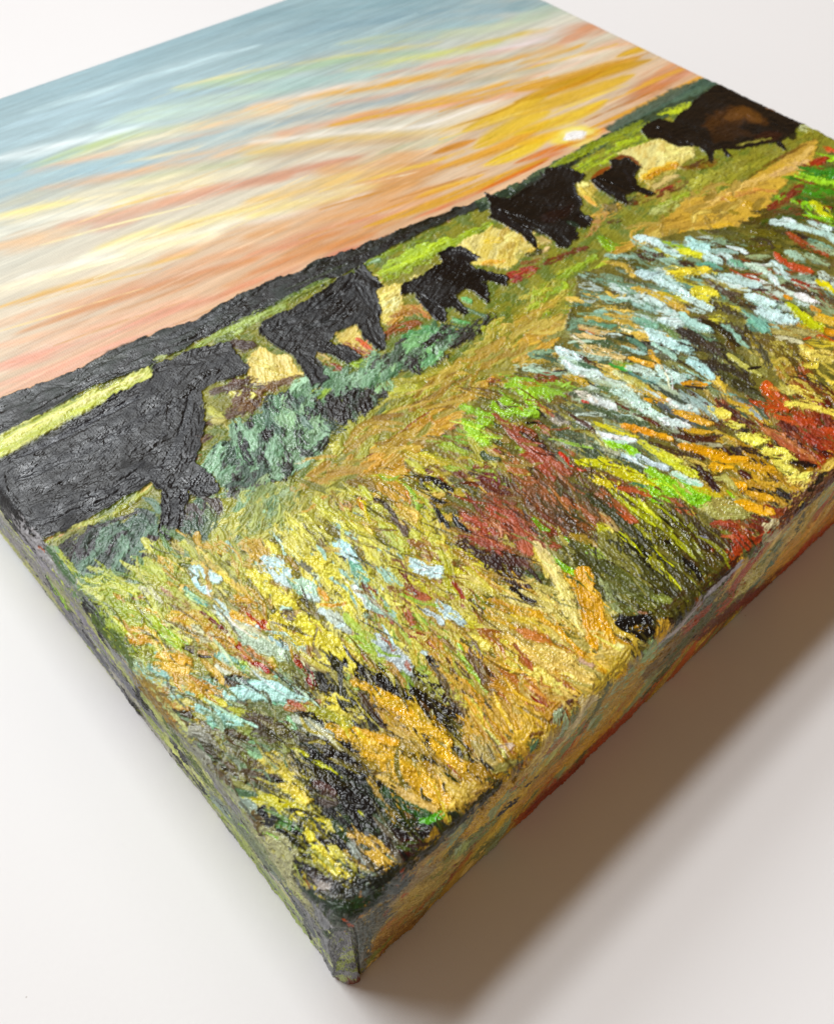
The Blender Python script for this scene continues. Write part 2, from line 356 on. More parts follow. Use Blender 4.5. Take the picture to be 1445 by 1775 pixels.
SKY = '''
@A
s 8fafbb 90 -100,560 500,370 1000,190 1445,40
s 97b5c0 80 -100,630 500,440 1000,290 1445,170
s a4c0cb 120 -100,740 500,580 1000,430 1445,300
s a9c5d1 44 0,650 600,470 1000,400
s bcd6de 36 150,560 600,430 870,340 1300,230
s bcd6de 24 300,520 700,400 1000,310
s dcebf0 50 -60,800 300,735 600,660 800,620
s e8f2f4 20 0,790 200,750 420,700
s bfd8d6 60 500,640 900,560 1100,520
s b7cfb8 50 880,440 1445,370
s e0daa4 16 870,440 1100,390 1445,310
s aac39c 46 1000,430 1445,360
s c2d6c0 70 600,600 1000,530 1445,450
s bccf94 46 150,860 400,760 650,680 900,630
s b6c78a 24 60,860 300,790 560,700
s 9bbfcc 70 -60,890 200,820 400,760
s dcd4ae 60 350,800 700,710 1100,600 1445,530
s f0e6cc 24 600,730 900,670
s ecc898 56 950,650 1200,580 1445,530
s e3b690 30 130,865 500,785 900,700 1150,650
s a3c0c8 60 -60,950 400,840 900,740 1445,610
s f0dca8 12 480,850 700,800 1000,740
s 9dbfcc 70 -60,1000 400,880 900,800 1250,700
s 97bccb 30 0,900 200,855 420,820
s b9b9a6 50 -60,1050 300,950 650,880
s d6ae88 36 200,950 600,880 1000,810
s e6b680 56 700,850 1050,770 1445,680
s f8f0e4 16 1250,710 1445,700
s e0c660 44 1200,760 1445,740
s bfc39c 50 600,930 1000,850 1445,760
s f0e2b8 90 -60,1120 400,1010 900,930 1300,850
s fae58c 30 -60,1090 400,1000
s f6dc88 24 550,1030 830,960
s fdf4e0 60 -60,1190 300,1090 700,1010 1000,950
s a8906c 6 0,1190 200,1130 430,1070
s dfa078 60 300,1130 700,1040 1100,940 1445,880
s d29a80 50 400,1120 800,1040 1200,930 1445,880
s cf9278 26 1000,980 1200,920 1445,890
s e2b888 70 -60,1250 400,1150
s d09478 50 450,1150 700,1090
s f4de84 60 500,1240 1000,1120 1445,1000
s fdf2d8 56 400,1290 800,1200 1100,1130 1445,1060
s e6ac70 70 800,1290 1100,1200 1445,1110
@B
s 84a5b0 120 -100,90 700,10 1445,-60
s 8caab6 90 -100,210 500,110 1445,20
s 97b5bd 80 -100,290 600,190 1200,100
s 84a3b0 30 200,170 600,100 1000,40
s b9c6a8 40 400,220 1000,160 1445,70
s c8d0b4 46 900,190 1200,140 1445,90
s d8ce7c 18 -40,355 500,270 900,215
s a4bfa0 40 -40,380 500,300 900,250
s ccd07c 36 450,350 900,270 1200,210
s dac04c 22 950,250 1250,185 1445,145
s a8c6c2 70 -60,460 500,380 850,320
s e2d4d6 30 1150,262 1300,225 1445,190
s ecd8c8 36 -60,530 400,440 700,390
s dcb09c 24 560,388 900,320 1200,262 1445,215
s dca42a 38 200,500 600,430 1000,350 1445,255
s e0a62e 22 420,470 600,435 900,380
s efc48a 40 -60,550 300,490
s e2a27c 28 350,530 800,450 1100,390 1445,310
s a2adb0 50 -60,650 400,560 900,440 1200,390
s 9cabae 26 100,600 500,530 800,470
s bcb296 40 900,430 1445,330
s d49440 40 350,630 700,550 1100,470 1445,360
s e4ac2e 30 450,585 900,500 1400,370
s dfa27e 50 100,670 700,560 1200,490 1445,400
s f6ebe0 14 -40,715 400,665 800,630 1000,570 1200,500
s fbf4ea 9 650,650 820,630 900,600
s f6ece0 10 940,590 1080,540 1220,495
s e6be48 40 -60,770 400,700 900,660 1060,610
s b0bf9a 34 600,765 900,700 1040,655
s 9fb896 16 700,760 900,720 1000,670
s c6a67e 60 -60,810 400,730 800,690
s cc9476 56 -60,920 300,830 480,790
s cc9074 20 150,870 330,820 520,780
s d8a46c 90 300,860 700,800 900,770
v e0b61e 60 1020,660 1250,560 1445,470
v e6be26 70 1080,740 1300,620 1445,560
v dfa010 46 880,850 1200,740 1445,610
v f0ca2c 50 1130,830 1300,760 1445,690
v d68c10 26 870,770 1000,725 1080,700
v c8951c 12 950,640 1200,560 1400,460
v b98a20 8 1130,820 1300,740 1445,670
s d89a58 80 500,920 900,830
s e4bc6a 60 -60,1010 400,900 700,840
s f2da88 46 -60,1090 300,1000 600,930
s f0dcc8 30 -60,1120 300,1050 550,960
s cf8f3c 60 200,1080 600,960 900,860
s d99c5c 80 -60,1190 500,1060 900,940
v e2a820 36 520,1140 900,1010 1200,890 1445,790
s e2926a 30 450,1120 800,1030 1150,930
v efb83c 26 780,990 1120,875
s d88c62 60 -60,1280 400,1150 600,1090
s ca8434 66 100,1300 500,1170 800,1070
s d0703c 20 780,1090 1050,985 1230,890 1445,790
v d9701a 16 1100,955 1250,890 1445,800
s c9582e 26 350,1290 500,1230 640,1180
@C
s 86a4ad 60 -40,40 120,0 240,-30
s b4c6b4 46 -20,95 200,40 340,60
s d8b428 18 -40,160 60,145 150,130
s e0ccc4 36 -20,195 250,120 340,95
s dca888 56 130,220 300,140 420,125
s d0906a 40 200,190 400,120 540,160
s f0dccc 24 100,290 300,250 480,180
s f6ead8 12 260,275 380,235 450,205
s dcae70 46 -20,270 200,215
s dba41e 24 -20,300 200,240 300,200
s e0a274 40 300,240 500,190 620,200
v dfae22 22 450,260 560,225 650,210
s e9c4ac 24 -20,370 200,310 350,250
v d8a02c 50 -20,420 300,340 550,265
v cf9c1c 44 -20,470 400,330 600,275
v dfb22a 60 -20,530 350,410 520,345
v d29216 20 100,440 300,370 420,300
s c8763a 60 470,480 650,380 860,290
s bd6a2e 24 490,470 600,400 700,360
s dc925e 60 550,420 750,290 860,330
s e0a284 40 650,380 800,320 860,300
v e2a22c 22 300,600 600,470 890,325
v e8c02c 50 -20,620 250,530 400,460
v f0bc20 36 -20,670 250,590
v e58c18 26 150,690 400,590 440,570
v f6e060 70 180,650 260,620 330,600
k fffbe6 30 232,632 282,612
s d46a30 26 -20,795 130,720 200,700
v d87820 24 -20,750 200,670 370,610
@D
s f5e8c8 90 -60,350 400,230 800,120 1200,20
s fcf0b0 40 250,250 700,130 1150,20
s fbf6e8 30 100,260 400,190 700,130
s e0b048 26 -60,445 400,300 800,200 1100,120
s d8a038 12 0,430 300,340 500,280
s dda272 60 -60,540 500,370 1000,210 1445,80
s d8906c 60 300,490 900,300 1445,150
s d08c4c 40 100,570 600,400 1445,150
s c98236 20 300,560 700,430 1100,290
s ecb690 56 -60,660 600,500 1100,370
s e2967a 76 -60,780 500,600 900,460 1250,370
s efc2a2 30 0,700 500,560 900,430
s ecA488 50 -60,880 300,770 800,580
s cf8a52 20 400,580 800,480 1200,370 1445,280
s e0a088 30 -60,930 200,840 420,770
s e8b49c 26 300,810 700,620 1100,480
@E
s d89458 60 -40,310 300,170 700,60
s dc9068 50 -40,350 400,190
s cf7c36 50 100,240 500,110 800,20
s c8765a 22 470,190 560,135 720,85
'''
paint(SKY, L_SKY)
def soften(len_mm, up_mm):
    """wet paint brushed out sideways: average the sky along the stroke direction"""
    k = int(len_mm/h/2); kv = int(up_mm/h/2)
    for ax, kk in ((1, k), (1, k), (0, kv), (0, kv)):
        if kk < 1: continue
        for ch in range(3):
            A = COL[..., ch] if ax == 1 else COL[..., ch].T
            Pd = np.pad(A, ((0, 0), (kk+1, kk)), mode='edge').astype(np.float64)
            cs = np.cumsum(Pd, 1); out = ((cs[:, 2*kk+1:]-cs[:, :-2*kk-1])/(2*kk+1)).astype(np.float32)
            if ax == 1: COL[..., ch] = out
            else: COL[..., ch] = out.T
soften(3.2, .35)
stk = nz(T2, xx*.07+3, yy*2.2)*.5+nz(T2, xx*.12, yy*4.5+7)*.5
COL *= (1+.075*stk)[..., None].astype(np.float32); HGT += (.010*stk).astype(np.float32)
crop_, keep_ = '', []
for ln in SKY.strip().splitlines():
    if ln[0] in '@vk': keep_.append(ln)
paint('\n'.join(keep_), L_SKY)
soften(.9, .2)
paint('''
@B
s dca832 18 300,640 700,560 1100,480 1445,385
s e6b840 14 560,900 900,800 1200,690 1445,600
s c98a2c 12 300,1050 700,930 1000,820 1200,750
s e8c050 16 300,960 600,880 900,800
s d9a030 14 900,560 1200,470 1445,400
s c07f28 10 650,1010 900,930 1150,850
s efcf60 16 900,700 1200,600 1445,520
s d8962c 14 200,1200 600,1060 1000,920
s f6e8c8 10 200,1010 500,930 800,860
@C
s e6bc3c 16 -20,330 250,260 450,200
s c98c28 12 100,400 350,320 600,240
s e0a838 16 300,520 550,400 800,300
s f0cf58 14 50,560 300,460 500,390
s b87830 10 300,560 500,470 700,390
@A
s e8c468 12 500,1060 800,980 1100,910
s f6e8b0 12 200,1230 600,1120 1000,1020
s e0b458 12 700,1210 1100,1080 1445,980
@D
s e6bc60 14 100,420 500,310 900,210
s fff2cc 14 50,330 400,230 700,150
s d09848 14 300,640 700,500 1100,370
s c88c50 12 500,700 900,550 1300,390
s f2d090 12 0,560 400,440 800,320
''', L_SKY)
for i in range(420):                     # single bristle lines left in the sky
    y = rng.uniform(116, 256); x = rng.uniform(-30, 250); Lh = rng.uniform(6, 30); sl = rng.uniform(-.07, .05)
    iy = int((y-LO)/h); ix = int((x-LO)/h)
    c = COL[min(iy, NR-1), min(ix, NR-1)]*rng.choice([.84, .9, 1.1, 1.18])
    stroke('s', np.clip(c, 0, .9), [(x-Lh, y-sl*Lh), (x, y+rng.normal()*.4), (x+Lh, y+sl*Lh)], rng.uniform(.16, .5), al=.6)
paint('@C\ns ffdc50 90 170,650 260,620 350,600\ns ffe890 60 200,640 260,620 320,608\nf fffdf2 44 222,636 288,612\ns fffdf2 40 215,636 295,612', L_SKY)
SKYMODE = False


# distant tree line, then the lower half of the picture
paint('''
@X
p 8c8a38/6c7a34 10 -92,742 0,735 150,665 300,600 400,548 560,476 700,412 850,350 975,280 1051,240 1150,195 1235,135 1470,220 1900,440 1840,545 620,1700 590,1640 60,960 -20,868 -75,790
''', L_FIELD)
paint('''
@X
pc 1b1c1b/2c3430 4 -112,728 0,692 40,676 115,651 150,632 199,607 258,583 311,564 358,545 400,517 450,498 478,483 524,469 549,452 618,428 680,404 747,378 841,342 841,356 750,396 680,429 634,457 587,482 556,497 462,538 400,568 336,597 265,634 218,650 137,684 62,728 0,757 -66,782
p 35463a/56684c 2 820,352 900,316 975,272 1051,232 1126,195 1228,130 1262,146 1150,206 1051,250 975,300 900,340 830,372
f 4c6458 22 1062,222 1130,187 1180,160 1250,135
f 566e5c 12 1090,230 1150,190 1220,152
f 3c4a36 14 1030,252 1110,212 1200,170
f 282a22 10 600,445 690,405 800,362
f 262822 12 880,350 960,300 1020,262
@D
f 2c302e 36 0,1000 150,950 230,880 400,860
f 383c3a 40 420,850 600,700 720,640 860,600
f 1e2020 22 300,960 440,880 640,790 830,760
f 33373a 34 900,620 1100,520 1300,420 1445,360
f 1c1e1e 20 900,660 1100,600 1300,500 1445,420
f 40443f 30 480,760 560,720 700,700
f 262826 30 0,1080 150,1040 400,900
@E
f 202220 26 0,440 200,330 400,240 560,170
f 2b2e2b 24 200,300 420,230 600,160 760,110
f 3c4434 12 300,330 480,260 640,190
''', L_HILL)
paint('''
@C
b 9aa828 34 190,750 400,650 560,590
b 7c8a20 30 150,770 300,690 560,560
b a9bc2c 46 250,790 450,690 620,620
b b8c62c 34 650,530 780,480
b 889428 26 380,650 500,600 640,560
p dccb72/e8dc90 30 470,700 640,640 800,650 800,720 700,800 620,870 560,820 540,720
b e0d080 60 520,740 700,700 780,690
b d9a63a 50 570,830 640,780 720,760
k d08c1e 34 590,825 640,790
k d8922a 26 655,785 715,765
b cba878 40 600,870 720,810
b 7a5a20 50 760,770 900,740
b 84862c 70 830,740 1100,640 1400,570
b 969236 80 700,940 900,840 1200,700
b a4a242 50 790,860 900,800 1000,770
b 6c641c 26 1000,850 1250,700 1440,600
b 8a8430 50 1000,760 1200,680 1380,600
b 868a34 50 1220,590 1320,570 1445,620
d c8cc9c 34 1230,580 1340,600
b 5c4018 30 780,770 860,740
b 6b4020 36 500,940 640,890 760,840
b a8421a 14 560,912 660,872 740,835
b 7a3014 20 600,900 700,860
b 92a02c 40 640,950 800,890
d b4b870 40 600,980 760,930
b 4a5030 50 400,980 470,930 540,910
b cfa850 50 270,900 350,850 400,820
b c8964a 50 330,1010 450,950
@E
b 93a82c 56 790,300 1000,190 1250,60 1445,-30
b a9c02c 46 800,260 1000,160 1200,50
b 7c9028 30 740,200 900,120 1100,30
b 9fb83c 40 850,210 1100,70
b 68865a 24 760,190 830,160
b 9ab896 12 770,182 830,165
p e0cd6e/e8d888 28 800,330 1000,270 1180,170 1290,60 1445,-10 1445,180 1380,200 1200,160 1050,250 950,330 960,430 900,520 830,520 790,400
b e6d674 60 1290,130 1445,60
b dcc56a 70 830,400 950,330
d f0e6a0 60 830,460 930,380
b c08a4a 60 880,520 1000,430 1090,470
b c8763c 26 1010,420 1100,490
b 8a4c24 60 850,590 950,540 1050,520
b a06a34 34 900,480 1040,450
b 7c8838 40 0,600 200,470 420,350 560,280
b 8ea050 40 0,560 160,480 300,420
d b4c878 30 20,580 180,470
b 5c7030 16 200,440 400,330 540,270
p ddc568/ecdc90 60 160,640 240,690 330,700 400,800 330,840 180,880 110,850 90,780 110,690
k e8d880 60 130,720 220,760
k e4d070 50 200,800 330,830
p dcc66c/c89a50 20 570,580 700,520 720,590 800,670 740,700 640,650
b c05a34 30 700,600 800,680
b 8c4a30 50 640,640 760,700
b b8a058 50 450,680 540,720
b 8a4434 56 530,760 620,790
b 5c443c 60 0,870 100,830
b 6c5038 60 0,1000 150,900 330,830
b 7c5a44 46 40,960 200,880 380,820
k d4cc78 40 10,890 60,905 120,925
b 5c4c44 60 0,640 120,640
b 42362e 50 0,700 90,760
p 7c9c7c/93b898 20 0,1090 150,1040 320,950 480,880 640,800 820,720 1000,600 1150,540 1240,540 1230,620 1180,700 1050,740 880,820 720,880 600,960 500,1010 560,1120 500,1250 300,1380 160,1445 0,1445
pm 8fb496/6d9074 20 0,1090 150,1060 230,1100 250,1200 230,1330 100,1400 0,1330
b 7ea082 90 260,990 400,930 480,1000
b 9cc0a0 70 560,880 680,850 800,780
b 6cb070 44 640,900 700,1000
b a6c8a4 60 800,740 940,700
b 58905c 70 960,600 1100,560 1160,600
b 7cae74 50 930,650 1050,640 1130,600
b 8cc490 46 1150,560 1200,600 1240,580
k bcd8c4 20 1140,640 1160,710
b 98b440 50 680,740 800,760
b a0b848 40 400,900 500,920
b b07c48 30 420,950 490,950
b 8aa83c 50 410,970 540,890
b 42544a 90 450,1020 560,1080 620,1100
b 3a3e3a 90 620,1000 720,960 860,900
b 34302e 70 250,1130 300,1230 330,1330
b 3c3a36 80 700,1010 800,920 880,890
b 302c2a 80 900,770 1020,740 1180,700
b 5c6c58 60 820,800 930,760
b 35403a 60 1000,700 1120,740
b 2c2420 80 1240,640 1350,560 1445,480
b 5a7a5c 50 1290,440 1400,480
b 62a060 46 1240,500 1310,520
b 70b070 40 1290,380 1340,400
b 3f5c44 40 1180,530 1300,560
d 586c60 70 430,1060 480,1110
d 3c4440 80 380,1100 400,1220
d 2a2a28 90 180,1380 280,1420 340,1330
d 46504a 50 270,1300 330,1390
d 343634 60 400,1250 470,1230 540,1150
d 25201f 40 10,1420 120,1430
d 302b2a 60 700,920 820,870
''', L_FIELD)
paint('''
@D
b 4c3a34 60 1290,640 1400,640
b 5a4840 60 1200,900 1300,880 1445,870
b 604c40 60 1150,1080 1300,1030 1445,960
k d4cf70 40 1290,910 1350,920 1420,925
b c0c060 60 1170,990 1240,1050
b b0a860 50 1190,1060 1250,1070
b 86643c 40 1340,1000 1445,960
b 9c5a30 14 1080,1290 1120,1250
p c2c95a/d6d877 24 -60,1175 0,1150 120,1080 300,1000 600,860 830,765 850,810 560,970 300,1110 0,1275 -60,1300
b d4d468 24 0,1190 250,1060 500,930
b b8c04c 30 0,1240 300,1080 560,950
d e6e490 30 20,1180 300,1030 800,800
b 9aa640 16 80,1110 250,1030 430,950
b 8a9c48 34 1090,650 1250,560 1445,450
b a0b45c 24 1100,640 1200,590 1430,480
b 96a060 20 860,720 930,700
@H
b 6c8a74 60 1210,300 1260,250 1330,240
b 4c5a50 120 560,560 700,470 900,420
b 5c7060 120 560,640 760,520 900,480
b 56685c 110 620,700 780,620 860,560
b 474c48 100 380,590 500,480 620,420
p 55685e/6f8a78 30 400,620 520,460 760,380 900,300 990,330 990,470 950,600 800,700 640,760 500,740
b 3c3838 70 360,560 500,480 560,440
b 3e3636 60 420,640 480,560 560,470
b 3f3a3c 100 780,770 860,680 940,560
b 443e3e 70 860,800 930,700 960,600
b 4a4142 80 930,480 1040,540 1130,600
b 4a4242 80 1130,430 1230,350 1290,280
b 6a8c74 80 1030,600 1090,560 1110,520
p a8b04e/c8c870 22 260,490 500,400 700,320 900,170 950,135 955,170 830,260 700,345 500,430 300,520
t c07a3c 14 280,500 420,450 540,410
b c9b060 16 880,200 950,145
b 8a8c50 70 300,560 400,480 560,430
b 3c4440 14 640,400 760,350 870,320
b 8fb090 50 1210,300 1270,290
b 9aac5c 90 1280,330 1360,250 1445,230
p 8f9a5c/6d8a60 20 1180,470 1290,330 1330,240 1420,180 1500,240 1500,500 1380,500 1280,520
b a8b860 40 1300,300 1445,240
b 6a8058 50 1290,420 1445,380
b 3f4a3c 26 1370,470 1445,440
@I
p a4a44e/88985a 24 240,60 420,0 700,-60 1100,-40 1200,120 1100,280 900,420 560,480 480,540 260,470 240,250
b b8b45c 80 250,280 450,200 700,60 850,-20
b c8c060 50 500,500 700,380 950,250 1150,200
b a0a45c 60 250,400 450,400 600,340
b 7c9c74 60 280,60 480,20 620,-20
b 8cb088 30 560,100 660,160
b c0a070 40 820,380 860,320 900,280
b c08058 26 780,430 850,370
b 5a5a50 60 200,420 330,430 420,500
b 686458 46 260,460 400,540
k 4c5c2c 34 340,340 460,340 560,360
k 3f5a44 34 700,250 760,260 810,300
k 88b894 60 960,270 1010,300 1060,320
''', L_FIELD)
paint('''
@E
p 9a9636/b4ac48 -30 560,1200 700,1080 880,940 900,830 1000,820 1180,760 1300,690 1445,600 1445,760 1200,960 1000,1100 800,1250 600,1390 450,1500 330,1500 400,1400
b a8a83c 60 700,1130 900,1000 1100,900
b b0b048 60 900,900 1000,880 1050,930
b 8f8c30 60 950,1000 1200,860 1400,700
b a49c3c 60 1000,850 1200,800 1400,680
d c4c05c 60 500,1300 620,1200 760,1100
k a4ac40 36 640,1100 690,1080 680,1150
b 76702c 40 480,1380 600,1300 700,1200
b 667444 40 780,1060 900,950
@F
b a09030 60 380,1250 550,1130 700,1020
b 9aa030 70 540,1080 700,960 850,860
b 8ca430 60 700,960 850,880 960,800
b a8bc38 60 880,960 1000,880 1040,830
k a4c830 80 1060,900 1150,870 1230,900
b 92b820 60 990,680 1080,760 1150,830
b 74942c 50 990,670 1060,720 1120,740
b b4a848 60 500,1250 650,1150 760,1050
b c4a858 50 250,1300 420,1300 560,1200
b 6c3c20 46 600,860 760,790 900,740
b a03c2c 90 340,950 450,910 520,880
b 8c2c24 50 350,980 420,960
b c08858 60 940,560 1020,500 900,660
b 7c6c3c 60 1010,440 1100,470
b 5c4424 40 1050,560 1120,550
b b08a50 40 160,860 300,820 400,780
p e0d082/dcb860 30 30,700 220,600 400,640 500,740 420,830 330,900 180,870 120,820
b e8c84c 46 170,700 270,690
b d69a3c 46 150,860 260,840
b e4a430 30 230,850 300,840
b a09848 60 400,820 480,760
b d8b458 90 850,300 920,370 960,430
b dcd07c 50 830,280 900,300
b e0a050 30 880,380 960,450
b e4d68a 50 1240,100 1445,30
p e6da90/d8c070 20 1100,70 1280,10 1445,-10 1445,160 1300,180 1270,150 1200,100
b b9a05c 60 540,680 620,700
b d4b884 30 560,780 620,740
b 8a8048 40 480,800 600,800
k 4a4a30 40 480,790 560,770
b 8a5a30 24 420,860 560,830
''', L_FIELD)
dabs('''
400,800 34 26 10 5 1.4 bdk 6d9074,8fb496,586c60,7ea082,3c423c
450,760 40 30 60 5 1.3 bdk 6d9074,8fb496,586c60,34343a,7ea082,2c2a2a
430,830 26 16 30 5 1.2 bd 34302f,4a4440,586c60,2a2828
510,720 40 30 60 5 1.3 bdk 6d9074,94b890,3a423e,2e2c2c,5c7468
560,670 34 22 20 5 1.2 bdk 7ca080,9cc0a0,5c8060,3c463e
610,700 34 26 60 5 1.3 bdk 34302e,2c2828,46504a,5c7060
650,640 34 22 20 5 1.2 bd 7ca080,58805c,3a3a34,8cb080
720,610 34 24 20 5 1.2 bd 6ca070,4a5c48,3a3430,7cae74,302a28
770,580 26 16 20 4 1. bd 4a6a4c,34302a,5a7a5c,2c2420
340,900 30 24 70 5 1.2 bd 4a4444,5c5454,6c7c5c,566a5c
180,950 40 30 30 6 1.4 bd 56685e,6f8a78,4a5450,474448
330,760 20 14 20 4 .9 bd 6c5040,5c4438,806040
430,690 24 16 20 4 .9 bd 5c4438,6c5038,7c5a44
640,760 40 30 40 5 1.1 bd 9a9a40,a8a848,8a8c38,b4b454
720,710 40 30 20 6 1.1 bd 9a9636,a8a83c,8a8430,b0a848
800,660 36 26 10 6 1. bd 9a9636,a89c38,b0a848,8a8430
880,590 40 26 10 6 1. bd a09434,b0a044,9aa038,b8a850
950,520 40 24 10 5 1. bd 9ab030,a8b83c,8ca430,b4a848
450,930 50 34 20 6 1. bd a4a44e,98a05c,b8b45c,88985a
560,880 50 34 20 6 1. bd b0a850,a8a444,bcb45c,98984c
460,870 40 26 40 5 1. bd 88985a,7c9c74,98a05c,9cb084
900,420 30 12 10 5 .9 bd d8c060,e0d080,c8a050
650,510 30 12 10 5 .9 bd d8c468,e8d880,c8b058
1150,330 40 20 10 6 .9 bd a09440,8a8434,b4a050,7c7028
1300,300 50 24 10 6 .9 bd 868430,969038,787024
''', L_FIELD)
# ochre path crossing the meadow
paint('''
@J
p c08a3a/d4a24c -28 -300,1000 -180,880 -20,720 100,640 250,520 400,420 600,280 800,150 1000,40 1180,-60 1300,-40 1230,60 1150,110 1040,200 1020,300 830,330 790,430 640,500 440,640 420,720 300,760 200,720 60,760 -100,860
b 8a4c24 20 0,690 200,560 420,390 600,270
b 9c5a2c 14 380,420 500,330 590,270
b cf9440 80 100,690 300,560 500,420 700,330
b d8a04a 60 250,620 500,420 700,300 900,120
b b88038 70 500,420 750,230 950,90
b c99c50 60 250,700 400,560 560,480
k e8b050 34 180,540 300,480
d f0c060 40 520,480 560,520 480,620
b a07834 60 900,200 1050,60
b c8902c 50 850,180 960,100 1050,20
k bc7858 60 700,440 760,410 800,370
p a8642c/c88848 50 440,680 560,560 640,530 740,620 760,740 720,780 640,720 480,720
k c07c34 40 500,640 600,560
k d49a50 24 640,560 690,620 740,700
k 9c5c28 30 600,700 680,650
@K
p c4913e/dca845 -20 -80,260 100,40 260,100 300,200 340,320 330,380 250,430 60,440 -60,400
b d8a440 60 0,400 120,320 240,210
b c08c34 70 50,300 200,200 290,110
b e0b050 26 20,370 60,390
b 7c4a1c 30 0,420 120,440 230,430
@F
b b89440 50 360,1330 520,1220 700,1100
b c89c48 50 600,1300 760,1200
@G
p c6954a/d4a248 -24 -200,790 0,690 200,560 400,400 700,330 960,180 1200,0 1320,-40 1300,100 1250,190 1150,240 1040,330 980,420 930,500 820,580 760,620 560,600 500,640 520,700 380,660 200,640 80,680 -60,800
b d8a868 50 500,450 800,300 1100,180 1290,20
b c88448 46 650,400 850,350 1030,340
b d6a02c 40 560,590 700,590 740,600
b cf9a34 60 350,640 450,670 540,680
k d09c38 50 690,400 820,430 930,480
b 8c7828 40 640,470 740,500
b a87c30 40 100,620 300,540 480,480
b 7a5a20 20 860,230 1000,130 1250,0
b dca878 50 1000,230 1150,170 1250,120
''', L_PATH)

dabs('''
580,820 40 20 -14 9 .8 bf b08440,c09850,8f7030,a88c40,88883c
680,750 40 20 -12 10 .8 bf b08440,c49c50,946c30,b89048,8a863c
780,680 40 20 -10 10 .8 bf b88c40,c49c50,987030,c8a458,8a883c
860,620 40 20 -8 10 .8 bf b08840,a88038,c09850,989040
950,560 40 16 -8 9 .8 bf b89048,ac9048,c0a058,8c8838
1050,490 40 16 -6 9 .8 bf b8904c,ac8c44,c4a458,988840
1150,420 46 18 -2 9 .9 bf b89450,b08840,c8a45c,988440
1260,360 50 18 0 9 .9 bf bc9450,b08844,c8a45c,a07c3c
''', L_PATH)
